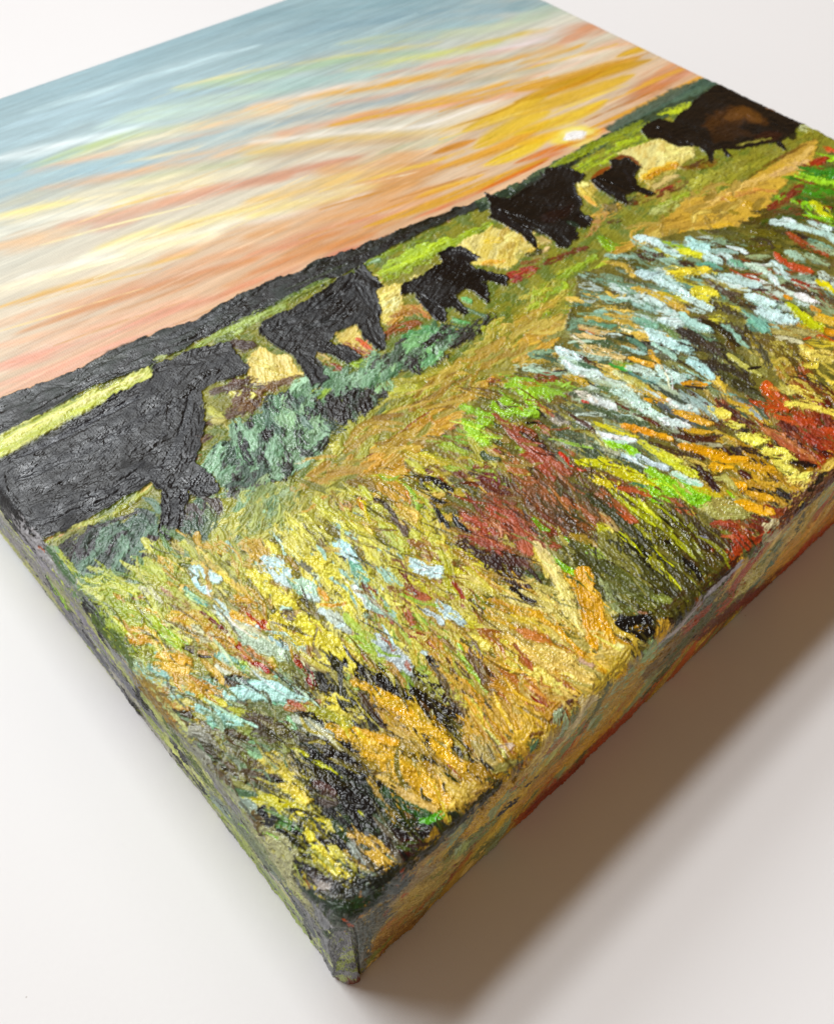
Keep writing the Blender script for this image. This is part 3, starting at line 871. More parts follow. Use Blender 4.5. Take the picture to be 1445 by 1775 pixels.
# the cattle, thick near-black paint
COWS = ['''
pc 121317/1e2026 20 -36,830 0,802 93,754 149,720 202,682 262,656 266,632 293,622 340,606 368,598 399,593 407,612 435,637 427,650 377,665 352,680 358,711 355,736 349,774 336,802 374,827 384,850 379,858 346,866 327,852 321,883 301,933 289,942 278,938 276,917 282,855 262,838 210,868 152,904 78,936 66,948 52,925 20,897 -10,870
f 1a1c22 26 10,800 120,745 240,680
f 23252b 20 30,830 150,780 300,700
f 17181d 24 60,870 180,820 300,760
f 202228 26 60,905 180,860 280,810
f 1b1c21 22 300,840 330,780 345,700
f 24262c 16 290,800 320,740 330,690
f 191a1f 16 280,640 330,625 400,605
k 1b1c22 13 284,855 290,890 281,930
k 1c1d23 12 318,852 316,890 299,934
k 17181c 12 315,690 350,655 372,645
t 0c0c0e 4 48,852 105,842 160,812
t 0c0c0e 4 100,895 140,872 200,860
t 0d0d10 4 150,810 175,780 180,760
t 0d0d10 4 220,800 232,775 240,760
t 0d0d10 4 285,740 290,710 300,690
t 0d0d10 4 270,770 285,735 290,700
f 101114 16 60,900 30,860 10,820
f 30323a 8 40,790 150,735 240,690
''','''
@E
pc 15161a/212428 25 150,540 180,510 440,385 560,300 600,260 690,235 730,190 775,240 855,315 805,345 850,450 835,520 880,650 830,670 730,590 700,525 580,575 560,620 650,650 735,705 650,750 560,700 480,680 470,740 545,830 450,870 390,770 340,700 225,630 165,580
f 24272b 60 200,560 400,470 600,360
f 1b1d20 60 300,620 500,530 700,400
f 26282c 60 640,330 700,300 780,420
f 2a2d30 34 350,560 500,520 640,470
f 1a1b1e 50 400,690 480,740 500,830
f 17181a 40 770,500 800,580 850,660
f 1c1d20 40 600,640 700,700
t 0d0e10 12 570,620 480,640 390,660
t 0d0e10 10 700,440 600,510 520,550
f 16171a 40 700,220 750,260 830,310
''','''
pc 0f1012/1a1b1e 20 694,496 730,478 767,456 758,440 783,428 802,428 833,447 817,459 824,468 840,470 880,482 877,497 846,489 846,526 822,507 805,503 789,515 811,537 805,549 783,534 771,537 777,559 764,562 743,543 718,509 696,512
@E
f 1c1c20 46 1060,310 1200,230 1290,170
k 2a2b30 20 1030,370 1090,440 1150,500
k 26272c 20 1060,350 1130,400 1190,460
f 141416 40 1230,370 1270,420 1310,460
f 1f2024 40 1180,140 1270,130 1350,160
k 222327 30 1000,310 960,340
''','''
@F
pc 0a0a0b/141416 25 165,350 210,370 350,390 460,320 580,250 590,180 680,170 760,175 880,225 850,270 800,300 830,370 870,430 850,480 940,550 890,610 820,600 850,680 790,700 770,750 690,740 600,650 520,600 500,640 560,770 510,750 420,650 300,580 190,530 200,430
f 2a1912 110 600,540 680,500 760,440
f 1f1411 70 580,440 700,440 780,400
f 0e0e10 60 300,500 450,560 600,640
f 222226 40 250,480 330,560 430,620
k 2a2b2e 20 790,290 820,380 860,440
f 141518 50 660,640 740,700
k 202124 20 470,620 520,680 540,750
f 1d1d20 40 840,520 900,570
f 2b3a30 30 760,560 830,590
f 2c2d30 20 560,200 590,240
''','''
@F
f 8a4818 26 930,250 1010,190 1080,160
f 7a3c14 30 1090,110 1180,90 1270,150
pc 0a0a0b/131315 25 915,262 990,215 1080,180 1060,120 1180,100 1280,170 1235,220 1262,290 1385,362 1330,382 1250,350 1160,370 1180,430 1130,420 1040,370 940,290
k 26262a 20 1160,190 1190,240 1210,290
f 151517 60 1010,260 1120,290 1200,330
f 1f1f22 20 1270,340 1350,360
f 222226 20 940,270 1020,330 1080,370
''','''
@C
pc 0c0b0a/171310 15 556,600 580,568 640,548 700,560 800,470 880,400 960,370 1100,430 1250,510 1335,545 1260,605 1200,655 1100,672 1010,695 940,692 900,700 880,745 850,700 820,680 720,680 640,640 585,642
f 4a331a 70 880,590 1000,530 1110,560
f 664624 50 960,545 1030,515 1090,555
f 3a2a1c 60 900,640 980,600 1070,610
f 1c1412 50 1040,590 1140,600 1240,590
f 6a4a2c 24 1140,500 1200,510 1260,530
f 3a2418 50 1100,640 1180,620
f 0f0e0d 70 700,620 800,600 860,650
f 1a1513 40 900,680 960,660
k 1c1c1f 20 640,590 720,640 800,670
k 0d0c0b 26 860,670 875,720 882,750
k 14110f 24 930,680 960,720
f 1a1412 50 1150,560 1230,600 1250,640
k 15110e 24 1180,650 1215,690
b 8a8440 14 1000,672 1080,650 1150,640
f 0a0a0a 60 900,430 1000,430 1150,480
''']
BEFORE = HGT.copy()
for i, tx in enumerate(COWS):
    paint(tx, L_COW[i])
paint('''
@H
b 4a5450 50 860,300 930,340 960,400
b 3f3b3c 24 600,420 760,360 860,320
b 6a8474 40 900,230 960,260 1000,330
''', L_FIELD)
MARKS = '''
@K
b 5f8c74 34 500,30 600,60 690,60
b d8b878 50 440,80 620,110
b e0c080 40 400,130 600,160
b c86c44 10 430,90 560,130
b e8dcc0 24 370,140 450,190 520,260
k dcc080 70 470,220 600,260 720,300
b 3c4c38 50 720,160 820,190 900,250
b 5a806c 50 780,150 900,240
b 5c6c4c 60 560,180 760,240
k 28221a 20 720,120 800,150
k ecdcb0 20 730,90 800,110
b 78a890 60 820,20 960,80
k c8e4e0 60 1030,40 1100,50 1150,40
b bcdcd4 50 1180,20 1260,60 1330,80
k c4e4e2 56 930,110 1010,170 1090,200
k b4dcd4 40 1110,200 1200,250
k b8dcd8 50 1230,300 1290,340 1370,440
b 3c342a 90 1150,110 1300,180 1445,230
b 34301f 60 1250,170 1445,290
b 6c7c50 60 940,130 1100,200
b 7c7c48 60 1060,330 1250,420
b 5c4c28 30 1160,420 1290,440
k cfeaea 60 280,230 350,270 430,300
k d4ecea 56 320,330 400,380 480,400 560,420
k c8dcd4 50 440,400 540,420
b 5c301c 36 430,280 500,320 580,370
b d8b070 40 560,340 680,400
b 3cac3c 30 650,340 720,370 790,390
b 88a834 36 680,330 800,350
b 5c8c84 30 780,400 900,460 980,480
k c0d4c8 60 790,370 880,390 940,410
k e0a040 40 790,300 880,330 1000,370
b d89c34 50 930,250 970,300 1000,340
b c8b050 50 600,390 760,440
k d8dca0 40 680,400 780,460 880,510
b b4ac54 50 760,430 900,520
b c8e0cc 60 650,480 760,530 830,590
k c0dcd0 76 700,530 820,600 900,650
k cce8dc 60 830,640 930,680 1020,730
k d4eee8 56 1030,740 1120,770 1200,790
k b9d4cc 50 660,670 720,710 790,730
k c8e4dc 70 1010,370 1080,430 1200,450
b e4e8c0 16 1040,400 1060,460 1070,520
b f0f0d0 12 1080,420 1090,480 1090,530
k a4c8b8 50 960,200 1060,260 1110,310
k d8e8e4 24 900,520 970,560 1020,600
b 3f4a3c 50 940,480 1060,560 1180,620
b 4c3424 50 1180,520 1300,600 1445,700
k e09828 34 900,590 1000,620
k d88c20 26 1010,590 1080,610
b d8922c 30 1200,480 1330,490
b 5a6468 40 1000,630 1120,700 1250,770
k e0a43c 40 1110,680 1230,730 1360,770
k d8a040 30 1170,800 1280,820 1370,830
b 4c2c18 36 1100,840 1290,870 1445,850
k e0e4d8 44 1060,600 1160,650 1230,640
b a8bcb8 60 1160,540 1240,620 1310,660
b b4ccc8 60 1240,590 1330,650 1400,730
k e8d84c 60 1380,670 1430,710
b 5c3018 30 690,620 780,670
b 5a2c18 20 810,700 900,730 1000,780
k d4dcdc 60 510,590 580,620 670,650
b d8d0c4 46 410,540 480,580 540,610
b b43c28 14 440,600 490,620
b 2c2420 30 250,400 330,390
b 302a20 20 490,470 540,500
b 55703c 50 560,500 700,560
b 4c5c3c 60 480,640 700,720 900,770
k e0901c 50 750,780 850,810 960,840
k d89420 46 970,840 1030,860 1090,880
b c8c024 40 540,760 640,800 830,860
k e0f0ec 40 560,830 690,870 830,890
k c8e8d8 30 600,880 720,900 820,895
k 8cc422 60 640,910 740,940 850,990
k bcd4dc 36 700,980 760,1010 830,1030
k bcccd4 46 840,1000 940,1050 1050,1090
k a8ac94 50 290,900 400,930 500,940
k 9a9c80 60 480,920 600,960 700,990
b 4c5a44 80 240,800 400,880 600,1010
b 48543c 100 400,940 600,1010 860,1090
b 5c6850 50 300,830 420,860 520,880
k d8dcdc 40 420,750 500,790
k a8a094 50 240,730 330,760
b 4a2a18 30 330,680 420,740 540,820
b 5c584c 60 200,640 300,740
b 8c4c2c 60 0,900 120,960 300,1100
b a4583c 80 0,880 150,980 350,1120
b 9a4c34 80 0,990 100,1020 240,1160
b 3c2420 24 0,820 120,900 300,1050
k c83c1c 34 290,980 380,1060 450,1100
k c8b82c 50 520,1150 600,1190 700,1200
b c8c83c 60 860,900 1000,980 1150,1040
b c4c428 50 1000,990 1120,1080 1270,1150
b d4dc4c 40 1060,1030 1200,1120
k 90c42c 90 930,1110 1060,1190 1180,1210
k 8cc428 80 880,1240 1000,1290 1120,1300
k 84bc24 90 1060,1230 1200,1300 1340,1340
k 9ccc34 50 1000,1210 1150,1240 1340,1270
b c4e4cc 46 1100,1120 1180,1160 1300,1200
b c8b820 40 1250,1220 1330,1260 1420,1290
k c8c818 70 410,1045 560,1050 720,1090 880,1160
k c0b814 60 640,1100 800,1160 1000,1200
k d8d42c 22 440,1040 560,1030 700,1050
t 8c7c14 12 560,1060 720,1090 860,1130
b a8542c 50 700,1230 850,1250 960,1300
b 94482c 60 640,1330 760,1400
b 4c7c54 40 780,1190 900,1220
b 3c241a 80 1250,1040 1320,1130 1400,1240
b 48341c 40 930,900 1100,960 1250,1010
k e0941c 56 1160,930 1280,960 1445,990
k dc981f 50 1370,1060 1445,1080
b c8a454 30 1180,1010 1330,1070
b 2c2018 24 1150,880 1250,900 1300,880
k b0b494 24 1130,870 1200,900
b 5c5030 40 960,1300 1080,1360 1120,1420
b 94502c 34 1130,1370 1240,1400
b b0a45c 90 1310,1360 1445,1330
@L
k c0e0e0 80 10,40 100,50 170,50
b b8dcd8 60 200,20 280,70 370,100
b 6c8c70 50 150,60 300,130 450,200
k 38301f 50 330,30 500,100 640,240
b 4c4034 110 180,120 320,200 480,300
b 3c3428 60 330,370 560,440 760,560
b 5c5c34 50 480,260 600,310 680,350
k b0ac58 44 560,320 680,400 830,500
b 8cb09c 40 560,80 640,180 720,260
b 6ca890 90 740,40 820,80 880,140
k c0e0dc 60 860,0 980,10 1060,40
b a89c5c 80 940,120 1100,140 1290,130
b c8c4a0 40 960,180 1060,190 1170,220
k b8bc18 90 1140,0 1220,50 1320,100
k dca430 60 1330,0 1445,40
k c8841c 60 1330,120 1445,130
k b8500f 18 1190,190 1310,160 1445,210
b c8a838 60 1240,210 1340,220 1445,230
k e4cc64 90 1180,270 1250,310 1420,340
k d8c45c 60 1280,340 1445,370
k d8c450 50 1190,420 1300,400
b 6c5c28 80 830,220 960,290 1080,380
b 5a4a20 60 1000,250 1090,360 1150,470
b a89440 46 930,380 1000,360 1070,400
b c0a848 20 930,500 1010,440 1060,400
b b4a84c 60 1000,560 1060,620
b 3a2c1c 60 1070,480 1250,520 1445,640
b 7c7430 40 870,420 940,450
b 4c4830 60 760,180 860,300 900,420
k 28221c 26 730,440 830,420
b 4c4c28 60 480,460 640,550 800,640
b 3c3824 80 600,540 740,620 860,690
b 78a494 46 380,570 480,610 600,650
b 9ccabc 50 110,420 260,500 400,560
k b4dcd8 70 100,240 170,280 230,290
k b4dcdc 60 240,380 340,440 430,510
k d89024 34 180,560 280,555 380,575
b 2f261c 20 200,580 380,600
b 5c5e40 70 720,640 820,660 870,700
k c05c28 100 880,570 950,680 1040,740
k b44f20 70 760,730 900,750 1050,780
b b85424 60 960,830 1090,870 1250,880
b a84418 110 1150,850 1300,950 1445,1010
b 9c3c14 120 1200,980 1350,1070 1445,1100
b c47838 40 900,600 980,620
k e4d05c 60 1090,600 1200,650 1310,690
k e8d460 70 1060,740 1190,740 1310,770
b ddd06c 60 1000,600 1090,640
k e4cc54 60 1340,780 1445,820
k e0c850 40 1390,540 1445,560
b 5c3a20 60 1250,560 1350,620 1445,680
k dcc85c 60 430,760 480,820 550,820
k e8d85c 90 430,790 550,815
k d8d058 60 560,890 670,910
k e4dc5c 110 700,1010 840,1040
k e8dc60 130 890,1140 1050,1170
k e4da64 80 1000,1260 1090,1290
k e8d468 120 1090,1370 1220,1350 1330,1350
b d4c460 80 1200,1420 1270,1490
b 3a2016 30 850,900 1020,980 1200,1080 1445,1160
b b06844 90 870,950 1050,1050 1250,1200
b a85c3c 50 930,980 1080,1090 1200,1190
b 8a4428 60 1080,1150 1250,1220
b a04018 80 1300,1150 1380,1260
k 2a1812 50 1100,1220 1280,1250
b 54604c 60 640,680 780,740 880,850
b 8c9cA0 26 560,660 700,740 840,860
k c89838 30 560,700 640,730 730,760
b c8a848 30 620,760 760,810
b 4c2818 40 480,720 620,820 760,900
b 90a8a4 80 180,620 300,700 420,820
b b8ccc8 60 100,720 200,770 300,800
k e0a040 60 120,800 250,830 400,890
k d49c34 40 200,950 300,960 420,970
k d4e4e0 60 20,880 100,900 200,920
b 4c2c1c 50 100,990 300,1040 480,1020
b a8a484 36 300,1060 420,1070 500,1080
b a89040 40 480,1030 580,1060 660,1080
b 34201a 60 600,1100 760,1130 880,1180
k dc941f 66 170,1080 300,1110 440,1140
k e09a22 70 420,1170 560,1190 700,1190
k d8982c 70 690,1240 820,1270 930,1280
k e0a02c 60 420,1260 510,1265 590,1270
k e0981c 66 550,1380 620,1410 700,1420
k dc9c2c 60 740,1480 830,1510 910,1520
k e09c1c 80 620,1570 760,1600 920,1640
b c89434 50 760,1350 850,1400 1000,1400
b c89c3c 50 1000,1410 1100,1470 1160,1500
b 4c2412 70 660,1290 740,1350
b a8a45c 60 450,1350 540,1360 620,1440
b 3a2014 80 260,1270 380,1340 480,1460
b c8cc2c 60 0,1190 120,1240 280,1310
k 8cc82c 100 0,1390 130,1440 260,1500
k 84c024 90 180,1500 290,1540 380,1530
b a8d8bc 40 80,1320 200,1370 330,1410
b c8b81c 36 260,1420 360,1450 470,1490
k a89c58 110 420,1600 560,1580 640,1620
b 9c502c 50 130,1620 260,1610
b 7c3c1c 60 950,1640 1100,1620
k 94c820 26 550,1460 600,1510
b 2a2014 30 900,1480 1020,1500 1140,1540
@G
b 5c8c28 60 1300,180 1445,200
k 44882a 90 1250,200 1350,230 1445,220
k a4d838 46 1180,230 1280,260 1445,290
b 4a8c24 80 1180,330 1300,350 1420,350
k 8cc824 50 1240,430 1300,500 1400,540
k d0d428 70 1300,430 1360,490 1390,520
k a4d82c 36 1400,130 1445,100
b 3c6c20 50 1140,350 1240,400
k a03c14 60 1290,150 1380,110
b c8541c 40 1390,30 1445,60
b 7c3414 70 980,460 1100,390 1200,300
b 8c2c14 60 1130,490 1190,480
b 5c4c18 70 880,560 1050,510 1200,480
b 4c5820 60 940,570 1150,540 1250,560
k cfe6e4 46 1010,570 1080,560 1150,570
k c4e0da 40 1100,590 1240,610 1330,640
k c8e0dc 44 1280,570 1350,590 1410,610
k bcdcd4 50 1320,640 1400,660 1445,700
b 34241a 40 1170,640 1260,690
b 9c4c24 50 1120,650 1220,720 1380,800
k b4502c 40 1020,790 1100,860 1250,930
k b8542f 50 1150,870 1270,920
b 9cb8a4 60 1090,780 1200,820
b 98ac88 50 1240,800 1380,860
b a4b490 50 1290,730 1445,780
b 88b49c 50 1280,700 1400,740
k cce6e4 50 1010,850 1060,920 1130,970
k d0e8e4 50 950,930 1000,960 1030,1010
b 7c9078 60 1160,960 1300,960
k 9c3c28 36 1150,980 1250,1020
b 4a2c20 26 840,1040 960,1050
k c8e4e2 56 640,950 750,990 900,1020
b b8d4d0 40 660,940 800,970
k b0dcd8 60 400,690 450,730 530,750
k c4e4e0 60 480,780 560,820 610,840
b 68a490 50 480,870 620,890
k cfe8e6 50 640,790 700,830 720,860
k d4ecea 26 680,740 760,760 820,790
b 74a88c 46 700,840 820,880
k c4dcc8 50 830,870 880,890 950,920
k cce8e8 60 50,670 120,690 190,720
k c0e0dc 40 210,750 290,790 340,810
b 98b428 50 220,700 300,720 400,760
k d8d838 50 350,770 410,790 470,800
k dcc83c 80 270,920 400,920
k d8c440 70 460,920 550,910
b 4c3424 70 40,780 120,810 200,800
b 402c20 40 340,850 430,880
b 4a4030 50 860,680 960,700 1000,750
b 5c5a28 60 640,660 760,680 860,720
k c4e0e4 60 50,930 120,940 200,940
k c8e6e4 70 190,980 280,1030 380,1080
b b8d8d4 40 220,950 330,1020
k d8cc40 80 440,1060 590,1080
k dcb040 60 150,1070 250,1110 330,1160
b c89848 40 270,1150 400,1210
k c4dcd8 50 380,1110 460,1140 550,1180
b a8ccc4 50 20,1150 180,1200 270,1200
k d0e8e4 50 100,1100 200,1160
k d0e4e0 70 220,1270 300,1280 360,1270
k b4dcd4 60 350,1230 430,1300 540,1330
b 5c4c3c 60 540,980 650,1060 760,1080
b 4c4430 50 570,1140 700,1190 800,1240
b 38301f 40 480,1260 650,1330 820,1400
b 3c342c 70 350,1350 500,1410
b 6c8450 40 200,1300 330,1400
k c4e6e4 70 130,1350 200,1390 290,1430
k c8e8e4 60 840,1090 930,1120 1010,1160
k ccecea 90 930,1200 1020,1240 1120,1270
b 74a898 70 800,1210 880,1260 960,1340
b 5c8070 40 820,1290 900,1360
b 5a4c24 60 760,1130 860,1170
b c8dcd8 50 1180,1080 1220,1140 1300,1150
k e8f0e8 50 1180,1090 1300,1140
k d88c1c 26 1090,1090 1130,1110
k d8cc1c 46 1330,990 1390,1020 1440,1060
k b8c01c 50 1110,1150 1180,1200 1240,1260
k c0c41c 60 1200,1220 1280,1290 1340,1330
b e0902c 40 1280,1170 1330,1200
b dcac44 50 1300,1250 1445,1300
b 4c4434 40 1100,1000 1200,1050 1320,1090
b a89c5c 70 1000,1340 1150,1330 1300,1380
b 90b8a8 40 640,1300 720,1350 760,1400
b 6c5c30 60 870,1390 1000,1400
@J
k 9cc83c 80 1150,80 1230,80 1290,160
k a0cc38 90 1230,60 1320,170 1345,290
k 94c034 70 1290,90 1400,120 1445,170
k 98c43c 90 1060,220 1130,260 1200,270
k 9ccc40 80 1130,190 1250,270 1320,290
k 9cc838 80 850,350 920,370 1000,340
k a0cc3c 90 890,400 950,450 1030,470
b 98a83c 60 680,520 780,560 860,580
k a0b83c 40 700,500 760,510
b a8a440 80 880,470 920,560 960,650
b b8b050 60 940,540 1000,600 1060,660
b 90a038 50 850,560 900,640
k 525c3c 30 1050,350 1100,380 1150,390
k 4c5a3c 36 1060,470 1100,500
k 505c40 44 980,560 1010,600 1090,610
b 8c9a50 30 1020,480 1120,440
b 9c7c3c 30 1100,420 1170,480
b b07048 60 1130,560 1200,600 1260,680
b a4603c 80 1150,640 1220,680 1270,700
b a85c4c 30 1050,540 1100,560
b 94503c 60 1060,290 1180,400 1320,520 1445,630
b 9c5440 70 1180,420 1300,530 1445,640
b 44281f 40 1210,340 1310,440 1420,520
b a05c40 60 1360,350 1445,420
k 282220 26 1290,350 1360,350 1430,380
b 302a24 24 1360,250 1420,310
b 6c2c30 90 960,740 1050,750 1080,800
b 5c2828 60 970,770 1060,830 1150,850
b 3c201c 30 1100,860 1160,800
b 7c4428 60 1000,880 1200,930
b 50402c 50 880,700 980,720
b 5c5a34 80 760,740 900,830 1000,900
b 6c6c38 60 730,880 850,940 950,980
k d4a858 12 870,740 940,790 1000,850
k 3a2c26 60 1270,860 1310,900 1340,970
k a87c6c 14 1290,850 1330,900
b 7c3c34 30 850,850 940,960 990,1030
b a8523c 90 840,1030 960,1090 1040,1180
b a45038 90 1030,960 1200,1050 1300,1160
b 9c4c38 110 860,1130 1000,1200 1100,1290
b a8583c 100 1130,1060 1240,1150 1330,1280
b 984c34 60 1060,900 1200,960
k c07c60 16 1030,1040 1090,1110 1110,1200
k c4806c 12 1080,1050 1110,1150
b 3c2420 70 930,1290 990,1330 1010,1400
b 402824 60 1060,1290 1080,1360
b 4c241c 60 1180,1300 1260,1400
b 3c2a24 40 830,1180 930,1280
b 4c3428 30 1260,970 1330,1100 1400,1160
k 78a028 40 1340,1040 1400,1100 1445,1120
b 5c5a2c 60 1330,1140 1445,1200
b d8c45c 60 1350,1210 1400,1300 1440,1445
k d0bc54 60 1360,1230 1410,1340
k 282424 34 480,730 530,740 560,800
k 2a2625 60 540,740 620,760 740,840
k 302a28 36 560,790 600,850
k 262424 46 620,890 700,930
k 2a2726 50 610,930 660,1010 720,1100
k 1c1a1a 40 780,1030 830,1100 870,1150
k 1f1c1c 26 760,1010 800,1080 890,1140
k 3c332c 26 200,890 270,910
b 4c4034 40 270,920 360,1040
b 5a4a40 60 330,1030 390,1080 430,1160
k a0c84c 40 420,790 480,860 510,960
b a4c44c 40 450,880 500,930
b b8c03c 44 470,760 560,900 620,980
b c8943c 80 230,790 330,880 390,960
b c8903c 70 300,760 390,820 430,900
k c87c24 30 430,830 450,920
k e0b060 60 430,960 490,1000 510,1050
b c4b83c 90 560,980 620,1080 680,1200
b bcb43c 80 540,1040 560,1130 540,1190
b c8bc40 70 660,1200 720,1300 760,1440
b 98881c 20 520,1020 540,1100 545,1190
b c4bc5c 80 180,1180 280,1260 400,1360
b b4bc54 90 250,1080 330,1180 400,1260
b c4c05c 80 130,1180 180,1280 240,1360
b 8a5c38 60 450,1190 560,1250 600,1330
b b47c34 50 500,1270 580,1320
b 7c4830 40 300,1320 400,1350 430,1445
k c8e8e8 60 460,1330 560,1390
k d0ecec 70 560,1400 700,1400
k c8d02c 16 40,1100 100,1130
k b8a81c 20 100,900 120,980 160,1060
b d0cc4c 50 0,1060 80,1130
k c09428 20 90,900 110,960
k c4bc30 40 100,1160 170,1120
b c0c448 60 100,800 150,860 180,900
b b09840 50 20,960 100,880
k bce0e4 36 0,1240 60,1320
b 78a48c 40 30,1340 80,1445
b b48040 60 560,1180 640,1250 700,1260
@N
b 4c5028 80 370,0 560,140 740,280
b 3f4224 70 450,60 640,190 820,360
k 1c1c18 34 580,230 680,320 800,480 930,580
k 1e1e1a 30 690,240 800,340 900,460
b 4a4a20 60 700,420 850,540 1000,640
b 44421c 50 760,330 880,430 1000,560
k c8cc1c 14 740,360 850,460 960,560 1050,690
k c4c820 12 820,350 900,430 960,480
k bcc418 10 590,240 700,330 780,420
k 222018 40 920,330 980,410 1060,500
k 201f18 36 1000,420 1100,510 1150,600
b 4c4820 70 960,280 1080,380 1180,500
b 989c24 30 700,90 850,200 1000,330 1100,440
b c0c828 26 560,0 700,120 850,230
b b4bc24 26 640,20 800,130 960,260
b c8cc3c 16 740,60 860,180
b a0a820 24 850,90 1000,220 1130,400
b 7c7c24 26 1000,260 1080,350 1150,430
b 3c3018 110 1120,240 1200,330 1280,420
b 463818 90 1230,280 1290,360
k 8c8ca0 12 1120,290 1160,300
k 8c8880 9 1320,350 1335,410
b 9c4420 70 1220,220 1320,230 1440,250
b 983c18 90 1330,290 1400,320 1445,350
b b45c30 30 1270,290 1340,300
b 8c5018 50 1350,150 1380,210 1420,240
b a8542c 60 560,80 640,130 720,200
b 94502c 40 880,40 980,80 1080,130
k ac5c34 30 980,120 1080,150
k a8a45c 90 1200,130 1290,150 1380,160
b 5c4c34 70 380,220 440,260 470,310
b 4c3c2c 90 170,150 260,200 340,250
b a45c3c 90 280,60 380,120 450,180
b a86c40 40 480,150 580,200
b bca468 50 500,150 560,210 600,250
b 6c4c30 80 60,100 180,180 290,260
k 84b828 24 280,300 340,340 420,390
b 94a82c 50 380,360 460,390 520,430
b a07c34 50 320,290 420,320 470,360
k 90c028 40 210,430 270,480 340,520
k 78b028 20 200,430 300,500
b 5a5a30 70 320,330 450,420 540,480
b 4c5024 60 420,430 600,500 760,600
b 585c2c 70 500,500 680,570 850,680
b 5c6030 80 560,580 740,670 880,740
k 3a2c18 14 520,440 640,490 780,570 880,640
b 8c9464 60 500,560 570,660 620,760
b 6c7440 60 560,640 660,740 720,780
k b0b48c 12 580,630 640,700
b 7c8440 60 840,680 900,700 960,710
b 5c6424 50 950,720 1020,700 1080,680
b 8c5c44 24 740,770 800,780
k 0e0f0e 100 620,850 700,830 800,820
k 101110 90 640,880 740,920 800,900
k 0c0d0c 60 600,860 680,900
b 4c4a3c 10 680,890 740,870 800,860
k 141412 50 820,860 840,920
k 3a2c10 60 900,820 960,810
b 241c10 60 700,980 760,1010
b 807020 20 740,990 790,980
b dcc888 60 100,340 170,430 240,520
b d8c478 70 150,420 230,540 300,600
d d4c46c 110 230,560 300,680 350,800
d ccbc64 100 130,640 240,760 330,860
b d4c474 60 240,600 320,760 400,900
k d4962c 90 380,500 400,620 430,720
k d8982c 110 400,520 450,700 500,880
k dc9c30 100 480,700 520,850 560,980
k d09020 50 350,560 390,720 430,880 480,1000
b d4a040 80 520,900 560,1000 600,1060
b e0ac48 36 440,1000 480,1060 520,1110
k d4921c 40 120,770 220,860 300,950 390,1040
k c88c20 26 160,780 260,890
b d8c06c 60 0,770 120,850 220,910
b d0bc64 50 30,820 200,900 330,1000
k d8bc64 80 0,950 150,1000 330,1070
k dcc068 100 60,1000 260,1090 430,1160
k d8b860 80 180,1060 330,1150 460,1220
k e0c878 26 10,945 140,970 280,1020
b b46830 60 0,880 100,910 180,960
b a86430 40 0,1040 40,1120
k e0cc6c 70 40,1170 120,1140
k e0d070 60 120,1170 200,1200
d dccc64 80 200,1220 300,1290
b 9c5428 50 80,1250 180,1330
b 4c2a1c 60 0,620 40,680 80,720
b 38241c 40 40,480 100,540 130,580
b a4583c 90 0,280 40,400
b b88c80 60 380,1070 450,1110
b c89c4c 60 520,1080 600,1100
@M
k bce4e8 60 0,0 60,70
b 84a894 70 0,100 60,170 130,230
b 789c88 50 40,80 90,150
k 7c2f1f 30 380,170 430,230 500,340
k 984830 34 130,260 200,310 260,370
b 9c5040 60 200,380 250,450 330,540
b 8c5c4c 50 180,420 240,490
k b8c4c4 30 170,230 260,300
k c4e4e8 60 480,130 560,180
k ccecf0 90 520,180 620,180 690,190
b a8a83c 80 660,0 720,130 740,300
b b8b43c 90 720,100 760,240 840,380
k c0b81c 30 570,290 630,360
b b4a83c 80 560,220 640,300
b 8c3024 36 760,250 820,320 830,420
b 9c4434 30 800,290 850,380
k b8c8cc 50 560,450 640,500 690,550
k bcd4d8 80 660,400 740,480 810,540
b 98583c 30 420,260 480,320
b 70a03c 60 910,340 980,430
b 5c4c34 60 890,380 960,460
b c8882c 60 1060,380 1140,430 1220,460
b a87830 40 850,100 960,200 1100,320
b bca83c 30 820,140 1000,270 1180,410
b c8bc50 40 880,170 1040,310
b 3c241c 100 930,40 1000,80 1090,130
b 3a221c 110 1090,110 1180,200 1290,290
b 48281c 70 1130,40 1200,170 1300,330
k 2c2420 60 1190,290 1270,330 1340,390
b 5c3424 60 1240,80 1300,140
b a4b84c 60 340,590 450,680
b a4b44c 110 60,700 180,760 280,830
b c8bc4c 120 0,340 60,440 120,560
b b8b84c 120 130,560 220,700
b c8c050 100 0,640 60,720
k b0bcc0 120 230,660 330,780 450,880
k a8b8bc 90 200,640 280,730
k bce0e8 26 260,560 340,690
b 9cb44c 60 100,620 200,720
b c8a850 30 0,680 60,730
b c09050 40 380,560 480,620
k d8c86c 40 470,620 560,650 600,620
b b8c04c 30 470,430 540,540 600,620
b a89440 40 600,560 700,620
k b8cccc 40 550,750 600,780
k 302a24 50 580,790 640,850
b b47c2c 60 620,640 700,760
b d09830 60 600,760 700,780 780,860
k d8982c 34 740,780 840,930 960,1110 1080,1290
k d89c34 50 780,860 840,960
b c8b848 30 840,1060 960,1180 1090,1400
k a0c848 60 800,700 860,860 940,980
k acc854 40 850,830 900,960 1000,1040
k 98c034 24 860,860 930,980
b b8b858 50 760,680 800,780
b 6c5044 40 880,720 940,880 980,960
b 7c6444 70 920,760 1000,900
k d4c450 60 900,640 960,670
k d8c854 80 960,680 1030,720
k dccc54 90 1130,700 1180,780
k dccc58 100 1160,770 1240,850
d c8bc5c 70 1060,700 1100,800
k dcc860 80 1280,890 1360,950
k e0cc60 80 1370,880 1440,960
k c8b058 60 1180,650 1300,740 1445,820
b d4b45c 60 1160,640 1330,780 1445,860
k d89c24 60 1200,450 1330,470 1445,540
b cca83c 60 1120,500 1300,530 1445,610
b b46c3c 60 1220,590 1330,640 1400,680
